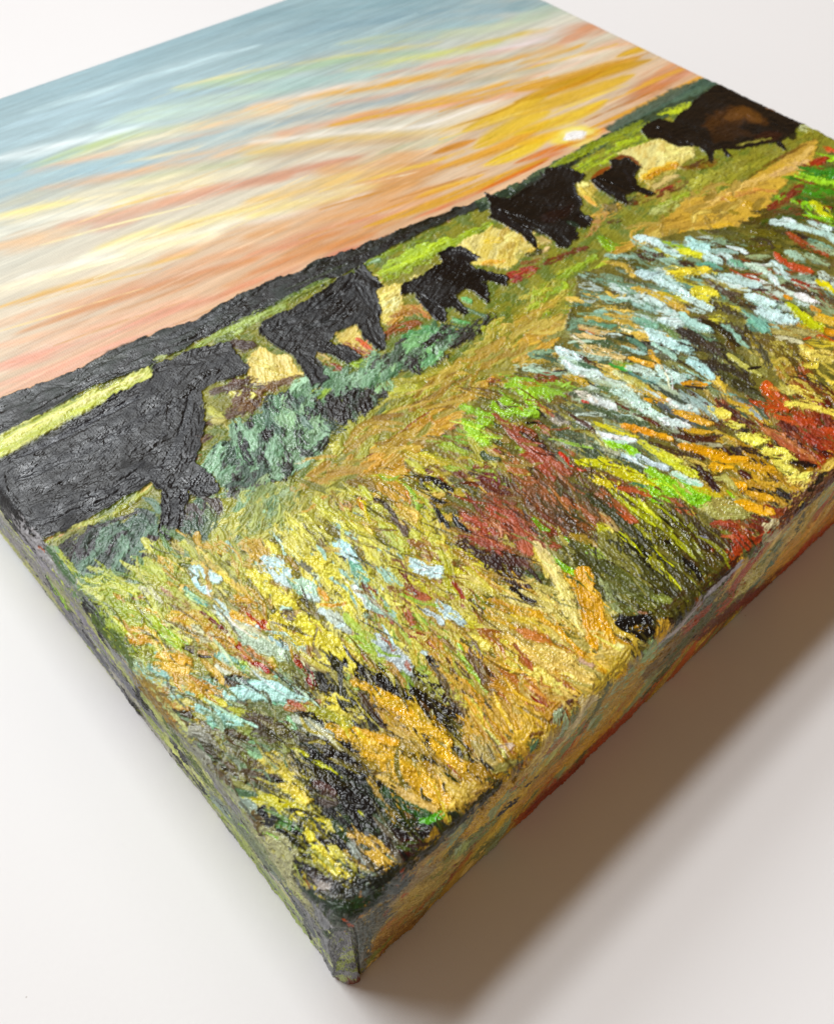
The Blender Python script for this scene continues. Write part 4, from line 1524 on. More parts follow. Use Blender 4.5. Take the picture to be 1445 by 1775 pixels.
b a85c30 50 1200,700 1300,820 1330,880
b a8642c 60 1080,850 1200,930
k c88c2c 60 890,1040 960,1090
b c08c30 140 1040,1080 1120,1180 1180,1330
b cc9838 140 1180,1040 1240,1180 1290,1300
b c08430 110 1050,980 1180,1010
b a85c28 60 1330,1060 1445,1140
b b07830 80 1350,1180 1440,1240
k 8c2c1c 16 1320,1070 1400,1120
k 201f1d 90 60,880 180,950 300,1010
k 1f1d1b 90 240,960 380,1040 480,1110
k 2a2520 100 480,1030 600,1120 760,1190
k 1e1c1a 100 420,1100 560,1170 700,1240
k 2c251e 80 520,900 600,980 700,1050
b a4b83c 40 500,860 600,900
d b8b850 90 480,900 640,1010 720,1100
b 5c4c28 60 620,860 700,960 760,1080
b 7c7434 60 560,1180 680,1240
k 3c3026 50 700,1080 780,1160 830,1220
k 90786c 30 740,1160 840,1230
k dca43c 60 40,970 160,1000 240,1060
k d49c2c 80 160,1010 320,1090 440,1150
k dca030 90 400,1130 560,1230 660,1330
k d89c34 90 560,1220 650,1300 740,1400
k e0b450 40 180,1050 300,1110
b a87830 60 160,1090 300,1200 460,1320
b b88838 50 280,1120 430,1230 580,1340
b c8a458 60 300,1240 420,1310 560,1420
b 4c3820 60 100,1050 160,1140 240,1230
b c8bc50 60 0,1170 60,1220
b b8b04c 50 120,1230 220,1280
k 2c2418 60 80,1100 140,1200 200,1260
k d4982c 70 0,1300 150,1340 350,1400
@I
b b8b84c 50 80,370 130,450 200,560
b d8c060 50 180,420 240,500 330,580
b a8b04c 70 0,600 100,660
k 5c6420 40 40,530 130,545
k c8ecec 90 150,560 230,620 330,660
k bce4e8 60 160,640 200,720 280,690
k 74b0a0 46 90,710 160,780 240,820
k c4dcdc 60 300,800 360,860 420,900
k c0d8d4 70 330,880 430,960 500,1000
k b4c8b0 110 450,1000 560,1070 700,1150
k b8ccb4 100 540,1040 700,1140 820,1190
k d0e4e4 34 500,980 560,965 620,985
k acd0d8 40 690,1060 780,1110 830,1140
b e0bc50 50 330,590 400,650 480,720
b d0b048 40 420,650 500,720 600,840
k d8a040 60 390,770 480,790 560,790
k c08c30 30 540,770 600,830
b c0b85c 50 280,690 380,760
b c8c070 60 420,840 520,900
k d89c40 50 420,890 520,930 590,960
k b84c28 30 530,890 600,950 660,1000
k 98331c 30 460,1120 560,1210 680,1310
k b05c28 40 400,1060 500,1140
k c87c30 50 600,1200 700,1280
k a4441c 36 640,940 700,1000
b d0a044 80 0,890 100,900 210,940
k e0ac50 30 0,940 130,945 210,950
b cc9038 60 290,1050 360,1080 440,1100
k c88c38 80 260,1000 340,1060
k 7c3424 36 200,880 290,940 380,1020
b c8d048 30 200,820 270,890 340,960
b 5c5040 40 90,1120 170,1140 250,1160
k c4946c 40 190,1170 280,1190
k 3c2c20 20 80,1130 180,1190 290,1200
b 80b094 60 320,1200 430,1240 540,1300
k b0c84c 60 440,1240 530,1270
k 70a884 40 470,1260 540,1290
b c8ccb0 40 300,1260 400,1310
b 3a3224 40 320,1350 430,1370 520,1380
b b0e0d0 60 520,1390 660,1420 820,1430
b 7cb89c 50 720,1330 800,1370
k c8e8ec 90 660,500 760,530 820,620
k d0e8e8 80 680,570 760,640 830,690
b 9cccb0 40 830,650 890,720 950,790
k b8d8c0 90 880,660 960,700 1010,780
k c8dcdc 60 960,760 1030,800
k d4c850 100 940,480 1040,500 1100,520
k d8d054 90 1040,560 1160,580 1250,620
k d4c84c 100 960,510 1060,570
k dcd04c 80 560,600 680,640
k d8cc4c 100 640,700 740,740 790,790
k dcd04c 100 740,780 860,820
k dcd050 120 1200,720 1280,780 1350,840
k d8cc50 110 1220,780 1300,860
k d8c83c 90 700,980 780,900 760,1040
k dcc83c 90 720,920 800,1030 900,1080
k dccb40 110 860,1080 960,1080 1060,1090
k dcd24c 130 900,920 1000,980 1060,1040
k d8cc44 110 1060,1060 1160,1180 1290,1280
k d0c448 90 1090,1030 1190,1130 1310,1200
k dcd058 60 1020,1180 1120,1230
b d09034 40 1040,700 1110,790
k d49430 26 1050,820 1150,830 1240,810
b 6c6850 50 880,480 940,540 1020,620
b a07c3c 60 760,480 820,500 880,560
b 6c4c30 30 850,790 950,860 1030,890
k 7c6454 60 780,870 860,920
k c4d8d8 60 1060,860 1120,900 1180,960
b c0ccc0 80 1120,880 1200,960 1260,1010
k c8e0e4 30 1180,980 1250,940
k b8e8ec 60 1150,370 1220,400 1260,440
k bce8ec 70 1200,430 1260,480 1310,510
k 7cb8a0 60 1280,530 1340,590 1390,650
k 8cb8a0 40 1290,600 1350,650
b c8a45c 60 1090,420 1170,440
b 8a7458 50 1180,520 1230,570
k 28241c 30 1190,490 1230,500
k c8c430 40 1220,260 1290,290
k c8b81c 30 1360,80 1380,160 1410,240
b d0c850 60 1340,340 1400,420 1440,500
b c4bc50 60 1320,270 1400,320
k e0bc50 40 1370,260 1420,310
b a09c40 60 1160,100 1240,200
b c08c60 80 1220,100 1260,150
k c88030 26 1330,60 1350,140
b a8c048 70 1230,900 1300,980 1350,1060
b a0c048 100 1280,1060 1400,1140
b a8b840 80 1340,980 1445,1060
b 6c4430 50 1360,670 1400,760 1445,860
k d0e4e4 60 1300,700 1360,760 1400,850
k 8c2418 60 880,1210 940,1290 1000,1400
k a4441f 30 860,1220 920,1270
b a08458 60 880,1170 980,1230 1090,1290
b 28241c 50 1310,1300 1445,1370
b 9c9450 50 1140,1320 1250,1400
@H
b a0aa44 50 340,540 420,640 480,720
k b0b84c 36 480,740 560,770 640,730
b b4bc54 46 560,670 640,700 720,740
b b8c05c 60 500,820 640,800 780,800
k c4cc60 26 660,740 780,800 880,820
b a8b444 70 580,880 720,920 860,960
b 98a834 60 640,830 740,900 860,1010
b 94a42c 80 600,920 700,1010 800,1060
k 84b02c 50 570,950 640,1000
b 8c9c30 100 660,1030 740,1110 800,1200
b 98ac34 90 700,1060 820,1160
b a4b43c 80 900,940 1000,1050 1130,1170
k 94b838 16 960,1040 1060,1130 1140,1200
k 90b434 14 1000,1020 1100,1100 1180,1150
b acb44c 60 940,640 1040,720 1100,760
b b4bc5c 60 910,610 980,680 1050,760
b b8bc5c 50 1130,520 1200,560 1230,600
k d8d8b0 60 890,800 960,830 1010,880
b a8787c 30 830,870 880,860
b c08c80 40 1010,790 1080,860
b b08c5c 60 1090,870 1180,920
k d0ac4c 60 1060,980 1160,980 1280,1010
k c4903c 30 1080,1000 1180,970 1260,1000
k d4a04c 80 810,1060 880,1070 960,1090
k c88c38 70 820,1110 890,1140
k d49c44 90 1000,1230 1080,1220 1170,1260
k d8a850 70 990,1280 1080,1310 1180,1320
k c0843c 50 1100,1330 1230,1380 1330,1430
b d0a448 70 1080,1370 1200,1430
k 93b8ac 80 800,1240 860,1270 920,1310
k 9cccc0 80 910,1300 960,1330 1030,1350
k 8cb8ac 60 1010,1430 1100,1440
b 907c3c 40 860,1400 950,1420
b 4c4034 24 500,890 560,920
k 2c2620 24 500,880 540,900 570,930
k a8b04c 40 780,990 850,1020 880,1030
@O
k 94beb0 80 430,160 480,190 540,230
k 9cc8c0 80 540,250 600,270 670,260
k 94bcb0 90 650,380 710,385 780,380
k a4d4cc 90 830,460 930,490 1020,520
k 98ccc0 80 940,540 1030,530 1140,550
k 8cc4a8 50 950,570 1030,590
b c4c070 60 800,280 840,330
k d49c3c 70 640,140 730,150 800,190
k d8a850 60 630,180 720,220 800,230
k d09c48 60 740,260 820,310 890,380
k c8903c 70 900,330 1010,370 1100,400
b b8c0a0 40 540,290 700,340
b c0b85c 70 560,290 700,330 840,400
b c4bc64 60 700,430 820,430
b a87838 50 540,330 620,400 700,480
b 98682c 60 600,440 680,500 740,560
k 483c2c 60 720,470 780,510 840,520
b 5a4830 50 760,540 860,570
b b8b060 60 820,570 920,590 1000,610
b b0b44c 60 760,610 860,620 980,600
b b4b054 60 760,680 900,660
b c8b888 30 780,580 880,600
k 3c3220 100 860,680 920,720 990,760
k 44392a 110 900,720 970,760
b 4c4230 100 1190,520 1290,560 1400,600
b 54483a 80 1240,590 1380,660
b 584a3a 110 1020,830 1130,870 1250,900
k 4c3e2c 100 1060,880 1150,920
b 80886c 70 1060,680 1180,720
b 647058 60 1030,760 1160,800
b a4a454 60 860,800 1000,840
b 9c9848 60 960,640 1060,720
b 7ca878 60 1180,700 1290,760 1400,830
b 8cb88c 50 1200,740 1300,790
b 8c9c50 60 1180,620 1290,650
k 3c3224 26 920,630 1040,630 1160,690
k d4c044 60 1270,800 1330,830 1400,870
k c8b440 70 1320,760 1400,780
k c4bc24 50 1120,970 1240,1010 1380,1040
k c8c430 30 1200,1020 1340,1060 1445,1080
k 909c94 60 1130,1030 1180,1060 1240,1110
k a4ac9c 60 1180,1080 1270,1140
k 6c5c30 60 1180,1130 1270,1190
k 242628 70 1290,1100 1360,1130 1445,1160
k 282a2a 70 1330,1190 1445,1230
k 84b038 40 1290,1220 1360,1260 1430,1290
b 84946c 60 1080,1000 1110,1060
k 3f3426 60 990,270 1080,290 1180,290
b 4c4430 50 1060,320 1140,340
k a0d8cc 60 1170,350 1260,350 1340,330
k b4e4dc 80 1220,320 1330,330 1445,340
k b0e0d8 80 1200,370 1330,400
k 7cb898 50 1330,400 1445,450
b 605c48 60 1090,410 1180,440
b c8c040 50 900,390 1000,420 1060,450
b b4b83c 60 1080,470 1200,500
k 88b4a4 50 1000,130 1060,150 1120,180
k a8bc50 50 1130,190 1190,230
b c8ccb8 50 1000,200 1080,240
k 98301f 34 1130,80 1220,170 1330,240
b b07038 60 1160,90 1260,150
@P
k b4e4dc 100 0,10 120,10 260,10
k b8e4dc 100 200,20 330,30 460,40
b 6c7448 90 130,90 260,110 380,150
b b07450 60 350,100 440,100 560,60
b a8583c 30 360,60 440,90
k d8c84c 60 590,50 650,90 720,140
k dccc50 60 620,100 720,130 800,160
b d0c44c 40 640,20 740,60
k b4b43c 60 460,70 560,120 680,180
k a4a43c 60 540,110 640,160 740,210
k a8b0a0 70 400,170 500,220 620,280
k b8bcac 40 500,240 580,290 650,300
b 4c3e2c 100 100,160 240,200 330,210
b 4c4430 80 150,260 300,260 420,270
b 7cac80 50 320,190 400,230
b 88b88c 50 110,320 240,370
b 48443a 90 430,280 560,330 620,360
k 241f20 90 620,320 720,370 800,410
k 201e1e 80 500,380 640,440 740,500
k 2a2420 90 600,400 740,450 880,540
k 1c1b1b 90 560,510 700,600 860,690
k 1a1a1a 80 640,560 760,640 900,740
k 1e1f1c 80 780,520 920,570 1020,620
k 1c1c1b 90 760,700 900,740 1050,800
b 24301c 80 780,560 900,640 1000,700
b 2c4c24 80 960,620 1060,700 1180,760
b 2f5a24 70 1060,680 1180,740 1240,780
k 5cb024 50 1190,810 1250,800 1310,770
b 2c3c1f 80 900,780 1050,830 1190,850
b 241a16 90 1000,880 1130,890 1230,870
k c0c028 26 380,350 430,370 480,400
k bcc028 30 520,440 600,470 670,510
k b8bc28 20 690,530 730,550
k b8bc24 16 800,750 840,780
b c8b850 70 190,430 280,430 350,500
k d0bc48 90 220,480 300,470
k d4c04c 90 320,600 400,620 480,690
k d4c450 60 330,520 400,550
k a89c60 60 290,420 370,440 430,530
b b4ac60 50 400,380 470,450 520,520
b d4c450 60 340,640 420,700
k c8c020 46 40,610 160,640 290,690
k c4bc24 30 120,660 260,700 400,720
k 8c9c90 60 40,670 100,690 150,730
k a0a890 50 90,740 170,760 200,790
k 5c4c24 60 90,780 160,800 190,830
k 222426 70 200,740 280,780 400,800
k 26282a 80 230,800 340,830 470,880
b 5c8c4c 60 300,830 400,850
k 88b830 40 210,860 270,900 330,940
b 4ca050 30 420,960 490,1010
k 1f2022 90 340,930 440,970 520,980
k 1f1f20 80 370,1020 460,1060 530,1100
k d8cc44 60 420,770 520,810 680,870
k d4c848 80 400,790 480,850 560,900
k d8c840 90 490,920 570,980 640,1060
k dccc48 100 520,980 600,1080 660,1150
k d8c84c 70 600,1020 700,1100 760,1160
k dccc48 60 690,1170 740,1240
b c8bc5c 70 600,860 720,950
d d0c860 110 560,900 700,1040 780,1150
k 28292a 70 620,900 700,960 760,1010
k 5c4440 50 530,570 600,600 650,640
b 4c4038 70 560,650 660,700
k c8984c 50 740,890 810,910 870,950
k d09c4c 90 820,940 920,1000 1030,1060
k d0a050 80 880,1010 960,1080
k c08c30 60 960,1100 1050,1080
b 8c948c 60 740,950 800,1020 830,1080
b 3c2c30 60 790,1060 860,1110 930,1120
b 707c68 60 820,1130 900,1150
b 4c5c20 60 1030,970 1120,960 1200,960
b 384020 60 1000,1080 1060,1100
b 3c3434 90 500,1150 580,1200 650,1260
k 4a4240 60 540,1220 640,1280
b 98908c 30 520,1170 600,1220 640,1190
k b8542a 24 490,1250 530,1265
b 242c20 90 620,1290 740,1280 860,1230
b 1f2a1c 90 560,1330 680,1340 800,1300
k d8a030 80 620,230 760,280 880,330
k dca838 90 760,280 900,350 1020,430
k d8a030 110 860,380 1000,440 1130,520
k dca438 120 960,420 1100,500 1240,600
k d49c34 110 1050,500 1180,580 1290,690
k dca43c 100 1200,560 1290,640 1380,700
b d0a458 70 920,540 1020,590 1120,660
b c89c5c 60 1050,610 1150,680 1280,740
k d8a034 80 900,50 1040,120 1170,220
k d4982c 90 1000,60 1130,130 1250,220
k dca438 110 1140,170 1250,250 1330,340
k d8a034 90 1280,320 1380,430 1445,470
b b08438 60 900,120 1060,220 1180,300
b c09854 70 980,240 1140,330 1260,400
b 4c3824 50 760,130 860,190 960,230
b 38281c 40 800,70 880,130 940,200
b 9a7838 50 1180,350 1320,460 1430,540
k 98402c 14 1360,460 1440,540
b c8a05c 80 1280,480 1400,600
k a08060 10 860,525 940,510 1000,490
@R
b 28241f 60 100,230 230,320 360,380
k d8a83c 60 260,430 400,450 520,560
k dca63a 90 430,560 540,580 600,640
b b08438 60 560,780 700,860 820,940
b d0a44c 60 740,940 680,1060 600,1090
k e0a44c 50 560,900 600,1000 620,1080
b c8a050 80 640,960 740,1000 800,940
b b4a060 120 800,700 860,780 960,820
b a89858 90 780,660 860,700 920,780
b 8c8448 60 900,860 1000,820 1100,770
k c4c06c 26 860,580 960,690 990,770
k d89c2c 26 740,390 840,530 940,650
b c8982c 90 1080,440 1150,540 1180,640
b b07c28 80 1180,560 1280,500 1360,430
k b8a088 50 970,700 1040,700
b c89834 90 1060,660 1130,620
b 704c20 60 1160,640 1280,560 1400,460
b 5c3018 50 1300,510 1400,420 1445,380
@S
b c8b060 60 250,700 330,690 400,700
b c89c3c 70 300,720 360,730
b e0cc88 40 340,650 380,650
b 4c3c14 50 550,470 650,420 730,350
b 5c5418 46 600,480 700,400 790,330
b 443010 40 790,350 900,260 980,190
b 6c5418 30 740,330 830,270
b 5c3010 40 900,240 1000,180
b 9c4018 46 940,170 1040,110 1130,60
'''
# flower bed: ground tones, then hundreds of dabs in the colours of each patch, then the marks one by one
paint('''
@X
p 7a7238/5c5a2c -60 60,960 130,1000 240,1010 300,930 430,950 560,900 660,830 720,830 700,800 790,740 830,690 900,640 960,600 985,560 1000,480 1100,430 1180,400 1260,400 1330,370 1380,330 1400,290 1460,250 1900,440 1840,545 620,1700 585,1625 300,1260 130,1050
''', L_BED)
ZONES = '''230,1080 aab43e,8fa030,c4c860,98a838,c8923c,bcc050,5c5c34
170,1020 b4bc4c,93a03c,6c8a5c,c8cc6c
330,1010 b8b85c,c8b868,a8a850,8a8a50,c89c50
300,1200 b08a3c,9a9a48,c4b45c,88b8a8,8c8c4c,c8903c
420,1130 b8c8a8,c89c44,9a6a3c,a8a058,d0d0a8,a09c40
560,1050 d4c850,c8bc48,b89c58,d8d070,a8c8b8,8c7c50
620,1000 c8c458,b0a848,9cc0b0,d0c860
700,930 b4b038,c8a04c,a8883c,c8c858,8c6c34
780,1010 b4a440,c8c038,a88038,8c5c34,c8bc58
690,1120 a87c40,b8ac48,98502c,c4b850,8cac38
770,1180 a88838,7c5c34,c49438,b8b44c,5c4428
880,900 8c4830,a05c3c,6c3c28,7c5c34,4c3424
980,860 7c4c30,98583c,5c4430,4c4a30
900,1180 b4843c,c4a858,a86430,c89838
860,1270 b07c2c,c89434,a87c30,d0a44c
1050,980 4c4c24,5c5828,3c3c20,6c6c34,807c3c
1130,930 4c4820,5c5420,787428,b0b020,2c2c1c
1180,1010 44401c,5c5424,34301c,4c4c20
980,1000 6c6a34,8c8a4c,b4a858,546028
940,1070 b8a45c,c8942c,c8b868,b0883c
1000,1110 c88c24,c8a048,b8a858
640,1230 3c3c24,28281c,5c5428,a8a03c,201f1b
740,1290 34301f,28241c,4c4024,8c8038
560,1280 4c4428,6c6434,a89c44,3c3824
450,1230 4c4830,5c5a38,6c7848,8c8c48,88a080
380,1340 5c4c34,44402c,6c6440,8c8c50,6c8464
430,1290 6c6440,547050,8c9450,5c4c34
500,1400 2c2c28,4c4c38,b8b048,5c6448,242424
600,1420 1c1e1e,2c2c24,303828,1c1c1c,3c4c34
560,1330 38341f,24221f,4c4430,203020
690,1330 b88c34,c89c3c,a0803c,d0a448
740,1400 a87c30,b88c38,2c3820
530,1480 c4bc4c,a8a848,1f2022,2c2c30,8c9448
580,1530 c8b844,2a2624,8c8c44,44403c
660,1490 b08c4c,6c6454,5c6c54,3c3430
600,1590 1c3020,28402c,3c3c34,2c2c24
720,1460 28281c,2c3a1c,44201c,1f1f18
1010,600 88a888,5c8068,b0c8b4,c89c5c,4c6850,a8a870
1070,680 a8b89c,788c68,8c8c50,c8d8cc,5c6444,c89c3c
1010,740 5c6450,6c785c,8c8c6c,4c4434,a09c50
1100,760 4c5844,687858,a0b08c,c89c3c,5c5434
1150,450 8ca8a0,c8dcd4,7c9478,5c4c2c,a8a840,98b8a8
1220,500 88b0a0,c0d8d0,c8c040,5c4c38,a89c50,6c9080
1120,560 90b8a8,c8dcd8,6c8c74,d0b050,5c5c3c
1180,620 7c8c60,a8ccc4,4c4430,60604c,34302c,7c8458
1270,610 3c3424,4c4430,6c6840,34302c,8c8848
1330,540 8cb0a0,5c5040,c4d8d0,38302c,7c8c60,8c9c78
1380,480 7c9c88,98a880,5c3424,a04c24,c8d8cc,6c5c34
1410,430 4c5424,6c5c24,788c48,3c3018,a8c0b0
1390,350 3c6820,5c8420,7c3414,8cb828,4c5c20
1320,400 5c5a20,6c6424,4c4420,7c7c30
1350,620 8c7c34,5c4c24,a89c44,b8a850,6c5c2c
1410,590 b89c34,c8c030,c88c28,98702c
1400,660 a0702c,5c3c1c,c8b44c,8c4c20
1330,710 98482c,a05830,7c3c20,c8b060
1400,740 8c3c1c,7c3418,9c4c24,5c2814
1250,720 5c4428,6c3c28,c8a040,4c5c4c,8c7840
1200,760 4c3020,6c5a30,c89434,98a088,5c5a34
1290,790 c4922c,3c2418,b88828,2c1c14
1240,830 b48c30,6c5428,c8bc60,8c7c38
1190,850 8cbc28,a8a43c,78782c,b0a858
1260,880 b0a45c,c08c24,a8a050
1340,850 c08c30,7c5c24,2c2418,b07c28
1300,930 8c3c1c,6c3014,4c3418,a04c24
1210,930 48401f,4c3c20,5c5020,7c7c24
1130,860 6c5c28,8c8c2c,78482c,9c9a30
1040,870 5c4c30,8c5034,6c5434,4c5034
930,720 7c5c2c,8c4c2c,8cb040,5c4c34,6c642c
880,700 a08434,8cb838,b08c3c,7c7c34
840,760 a89838,90a83c,a08050,8c7838'''
zc, zp = [], []
for ln in ZONES.splitlines():
    a, c = ln.split(); zc.append(uv(*[float(q) for q in a.split(',')])); zp.append(c.split(','))
zc = np.array(zc)
def blade_dir(x, y):
    """blades fan out; towards the right they lean over along the bottom edge"""
    # picture-vertical at the left, leaning right-down photo direction elsewhere
    a = math.radians(-92 + 14*math.sin(x*.11+1) + 10*math.sin(x*.031))
    if y > 42 and x > 70: a = math.radians(-58 - 8*math.sin(x*.09))
    return a
BED = (LAB == L_BED)
def scatter(n, kinds, wr, lr, jit=.18, ymax=130, hs=1., dens=1.7):
    k = 0
    while k < n:
        x = -3 + 262*rng.random()**dens; y = -2 + ymax*rng.random()**1.25
        ix = int((x-LO)/h); iy = int((y-LO)/h)
        if not BED[min(iy, NR-1), min(ix, NR-1)]: 
            if rng.random() < .02: k += 1
            continue
        d = ((zc-[x, y])**2).sum(1); z = np.argsort(d)[:2]; z = z[0] if rng.random() < .8 else z[1]
        c = zp[z][rng.integers(len(zp[z]))]; c = lin(c)*rng.uniform(.82, 1.15)
        a = blade_dir(x, y)+rng.normal()*jit; L_ = rng.uniform(*lr); cv = rng.normal()*.12*L_
        p = np.array([x, y]); e = np.array([math.cos(a), math.sin(a)]); q = np.array([-e[1], e[0]])
        stroke(kinds[rng.integers(len(kinds))], np.clip(c, .004, .9), [p-e*L_/2, p+q*cv, p+e*L_/2], rng.uniform(*wr), L_BED, hs=hs)
        k += 1
scatter(1500, 'bbd', (.9, 2.0), (4, 13))
scatter(1700, 'bdk', (.45, 1.3), (2, 9))
paint(MARKS, L_BED)
BED = (LAB == L_BED); BED[:, int((112-LO)/h):] = False
scatter(650, 'ddtb', (.2, .55), (2, 9), jit=.25, hs=1.)
# fine bristle lines among the blades; their bright/dark contrast paints in relief micro-shadows
for i in range(850):
    x = -2 + 256*rng.random()**1.7; y = 1 + 75*rng.random()**1.2
    ix = int((x-LO)/h); iy = int((y-LO)/h)
    if not BED[iy, ix] or (x > 105 and rng.random() < .75): continue
    c = COL[max(iy-6, 0):iy+6, max(ix-6, 0):ix+6].reshape(-1, 3).mean(0)
    c = c*rng.uniform(.25, .5) if rng.random() < .5 else c*rng.uniform(1.25, 1.7)+[.02, .02, 0]
    a = blade_dir(x, y)+rng.normal()*.2; L_ = rng.uniform(2, 10); e = np.array([math.cos(a), math.sin(a)])*L_/2; p = np.array([x, y])
    stroke('td'[rng.integers(2)], np.clip(c, .004, .85), [p-e, p+rng.normal(size=2)*.3, p+e], rng.uniform(.14, .34), L_BED)
# edges of the canvas: the picture is carried round the sides
def side_fill():
    u = (LO + h*np.arange(NR))[None, :] + np.zeros((NR, 1)); v = (LO + h*np.arange(NR))[:, None] + 0*u
    left = (u < -1.2) | ((u < -.2) & (v < -1.2)); bot = (v < -1.2) & ~(u < -.2)
    n1_ = nz(T3, u*.1, v*.1); n2_ = nz(T2, u*.9, v*.09); n3_ = nz(T2, u*.1, v*.5)
    c = lin('77767a')[None, None]*(1+.10*n2_)[..., None]
    w1 = sm(.0, .5, n2_*.8+.5*n1_)[..., None]*.75; c = c*(1-w1)+lin('a2a868')*w1
    w1 = sm(-40, -30, -v-30*0+u*0-8*n1_)[..., None]*0; 
    COL[left] = c[left]; HGT[left] = (.03*nz(T2, u*1.2, v*.3)+.03*nz(T1, u*1.5, v*.6))[left]; RGH[left] = .42
    top = left & (v > 118); COL[top] = (lin('9fb4b8')*(1+.05*n2_)[..., None])[top]
    c = lin('c09848')[None, None]*(1+.10*n3_)[..., None]
    w2 = sm(.2, .8, n1_+.5*n3_)[..., None]*.8; c = c*(1-w2)+lin('8f9460')*w2
    w3 = sm(.5, 1.1, nz(T3, v*.08+9, u*.05+3)+.3*n3_)[..., None]*.8; c = c*(1-w3)+lin('a8552c')*w3
    COL[bot] = c[bot]; HGT[bot] = (.03*nz(T2, u*.3, v*1.2)+.03*nz(T1, u*.6, v*1.5))[bot]; RGH[bot] = .4
    global corner_fill
    def corner_fill():
        q_ = (u < -.2) & (v < -3.5); dq = np.hypot(u, v); an = np.degrees(np.arctan2(-v, -u)); K_ = q_ & (an > 12)
        a_ = nz(T2, dq*.42+2*np.sin(an*.03), an*.02+4)+.3*nz(T1, u, v)
        c_ = lin('84848a')[None, None]*(1+.10*nz(T2, dq*.3, an*.12))[..., None]
        w_ = sm(.75, 1.0, a_)[..., None]; c_ = c_*(1-w_)+lin('a4ae62')*w_
        w_ = sm(34, 36, dq+1.5*n2_)[..., None]*sm(30, 45, an)[..., None]; c_ = c_*(1-w_)+lin('7a3c1c')*w_
        COL[K_] = c_[K_]
    qd = (u < 0) & (v < 0); dq = np.hypot(u, v)
    lo_ = qd & (dq > 36+1.5*n2_); COL[lo_] = (lin('6a3a1e')*(1+.2*n3_)[..., None])[lo_]
    LAB[left | bot] = L_SIDE
# wrinkled skin of the drying paint
_u = (LO + h*np.arange(NR))[None, :].astype(np.float32) + np.zeros((NR, 1), np.float32); _v = _u.T.copy()
k_ = {L_BED: (.040, .014), L_FIELD: (.038, .012), L_PATH: (.03, .012), L_HILL: (.035, .008), L_SKY: (.004, .008)}
amp1 = np.zeros((NR, NR), np.float32); amp2 = amp1.copy()
for kk, (a1, a2) in k_.items():
    amp1[LAB == kk] = a1; amp2[LAB == kk] = a2
for kk in L_COW:
    amp1[LAB == kk] = .010; amp2[LAB == kk] = .003
wx_ = .35*nz(T2, _u*.7, _v*.7)
cr1 = np.exp(-(nz(T1, _u*.38+_v*.12+wx_, _v*1.0-_u*.15+wx_)/.26)**2); cr2 = np.exp(-(nz(T1, _u*1.9+9, _v*1.3+4)/.35)**2)
patch = sm(-.9, .9, nz(T3, _u*.55, _v*.55))
HGT += amp1*(.1+1.3*patch)*(-.8*cr1+.35*nz(T2, _u*1.3+5, _v*1.0)) - amp2*cr2*.7 + amp2*.5*nz(T1, _u*3.1, _v*2.6)
cow_ = LAB >= 10
for L_ in L_COW[2:]: RGH[LAB == L_] = .24
scr = np.exp(-(nz(T2, (_u*.8+_v*.6)*.10+3, (_v*.8-_u*.6)*.55)/.10)**2)*sm(.1, .8, nz(T3, _u*.3+7, _v*.3))
scr += np.exp(-(nz(T2, _u*.07, _v*.6+9)/.08)**2)*sm(.2, .9, nz(T3, _u*.25, _v*.25+3))
wv_ = np.sin(_u*8.4+.5*nz(T2, _u*.3, _v*.3))*np.sin(_v*8.4+.5*nz(T2, _u*.3+5, _v*.3))
HGT += np.where((LAB == L_SKY) | (LAB == L_HILL), .016, np.where(cow_, .017, .007)).astype(np.float32)*wv_
HGT -= np.where(cow_, .09*scr, 0).astype(np.float32)
HGT += np.where(cow_, .012*nz(T2, _u*.2, _v*2.4), 0).astype(np.float32)
RGH += (.07*nz(T3, _u*.5, _v*.5+2)*(LAB != L_SKY)).astype(np.float32)
del scr, cow_, amp1, amp2, cr1, cr2, patch, wx_
side_fill()
for i in range(330):                      # brushwork carried over the bottom edge
    x = rng.uniform(-1, 250); y = rng.uniform(-40, -2); a = math.radians(rng.uniform(38, 78)); L_ = rng.uniform(6, 22)
    c = lin('c89838 b88838 d0a848 8f9c70 a8a860 b8602c 7c8450 c07c30 d8b868 5c6038 a04820 9cac88'.split()[rng.integers(12)])*rng.uniform(.8, 1.1)
    e = np.array([math.cos(a), math.sin(a)])*L_/2; p_ = np.array([x, y])
    lo2 = p_-e; hi2 = p_+e; hi2[1] = min(hi2[1], .5)
    stroke('bkb'[rng.integers(3)], c, [lo2, p_+rng.normal(size=2)*.5, hi2], rng.uniform(.8, 2.6), L_SIDE, hs=.6)
for i in range(420):                      # and along the left edge
    v_ = rng.uniform(-2, 125); u_ = rng.uniform(-41, -2); L_ = rng.uniform(5, 22); a = math.radians(rng.uniform(80, 102))
    c = lin('88868a 9a9a9c b4b474 a4ac68 7c7a80 8f9078 b8bc80 6c7068 a8a498 94a070'.split()[rng.integers(10)])*rng.uniform(.85, 1.1)
    e = np.array([math.cos(a), math.sin(a)])*L_/2; p_ = np.array([u_, v_])
    stroke('bkd'[rng.integers(3)], c, [p_-e, p_+rng.normal(size=2)*.3, p_+e], rng.uniform(.6, 1.8), L_SIDE, hs=.6)
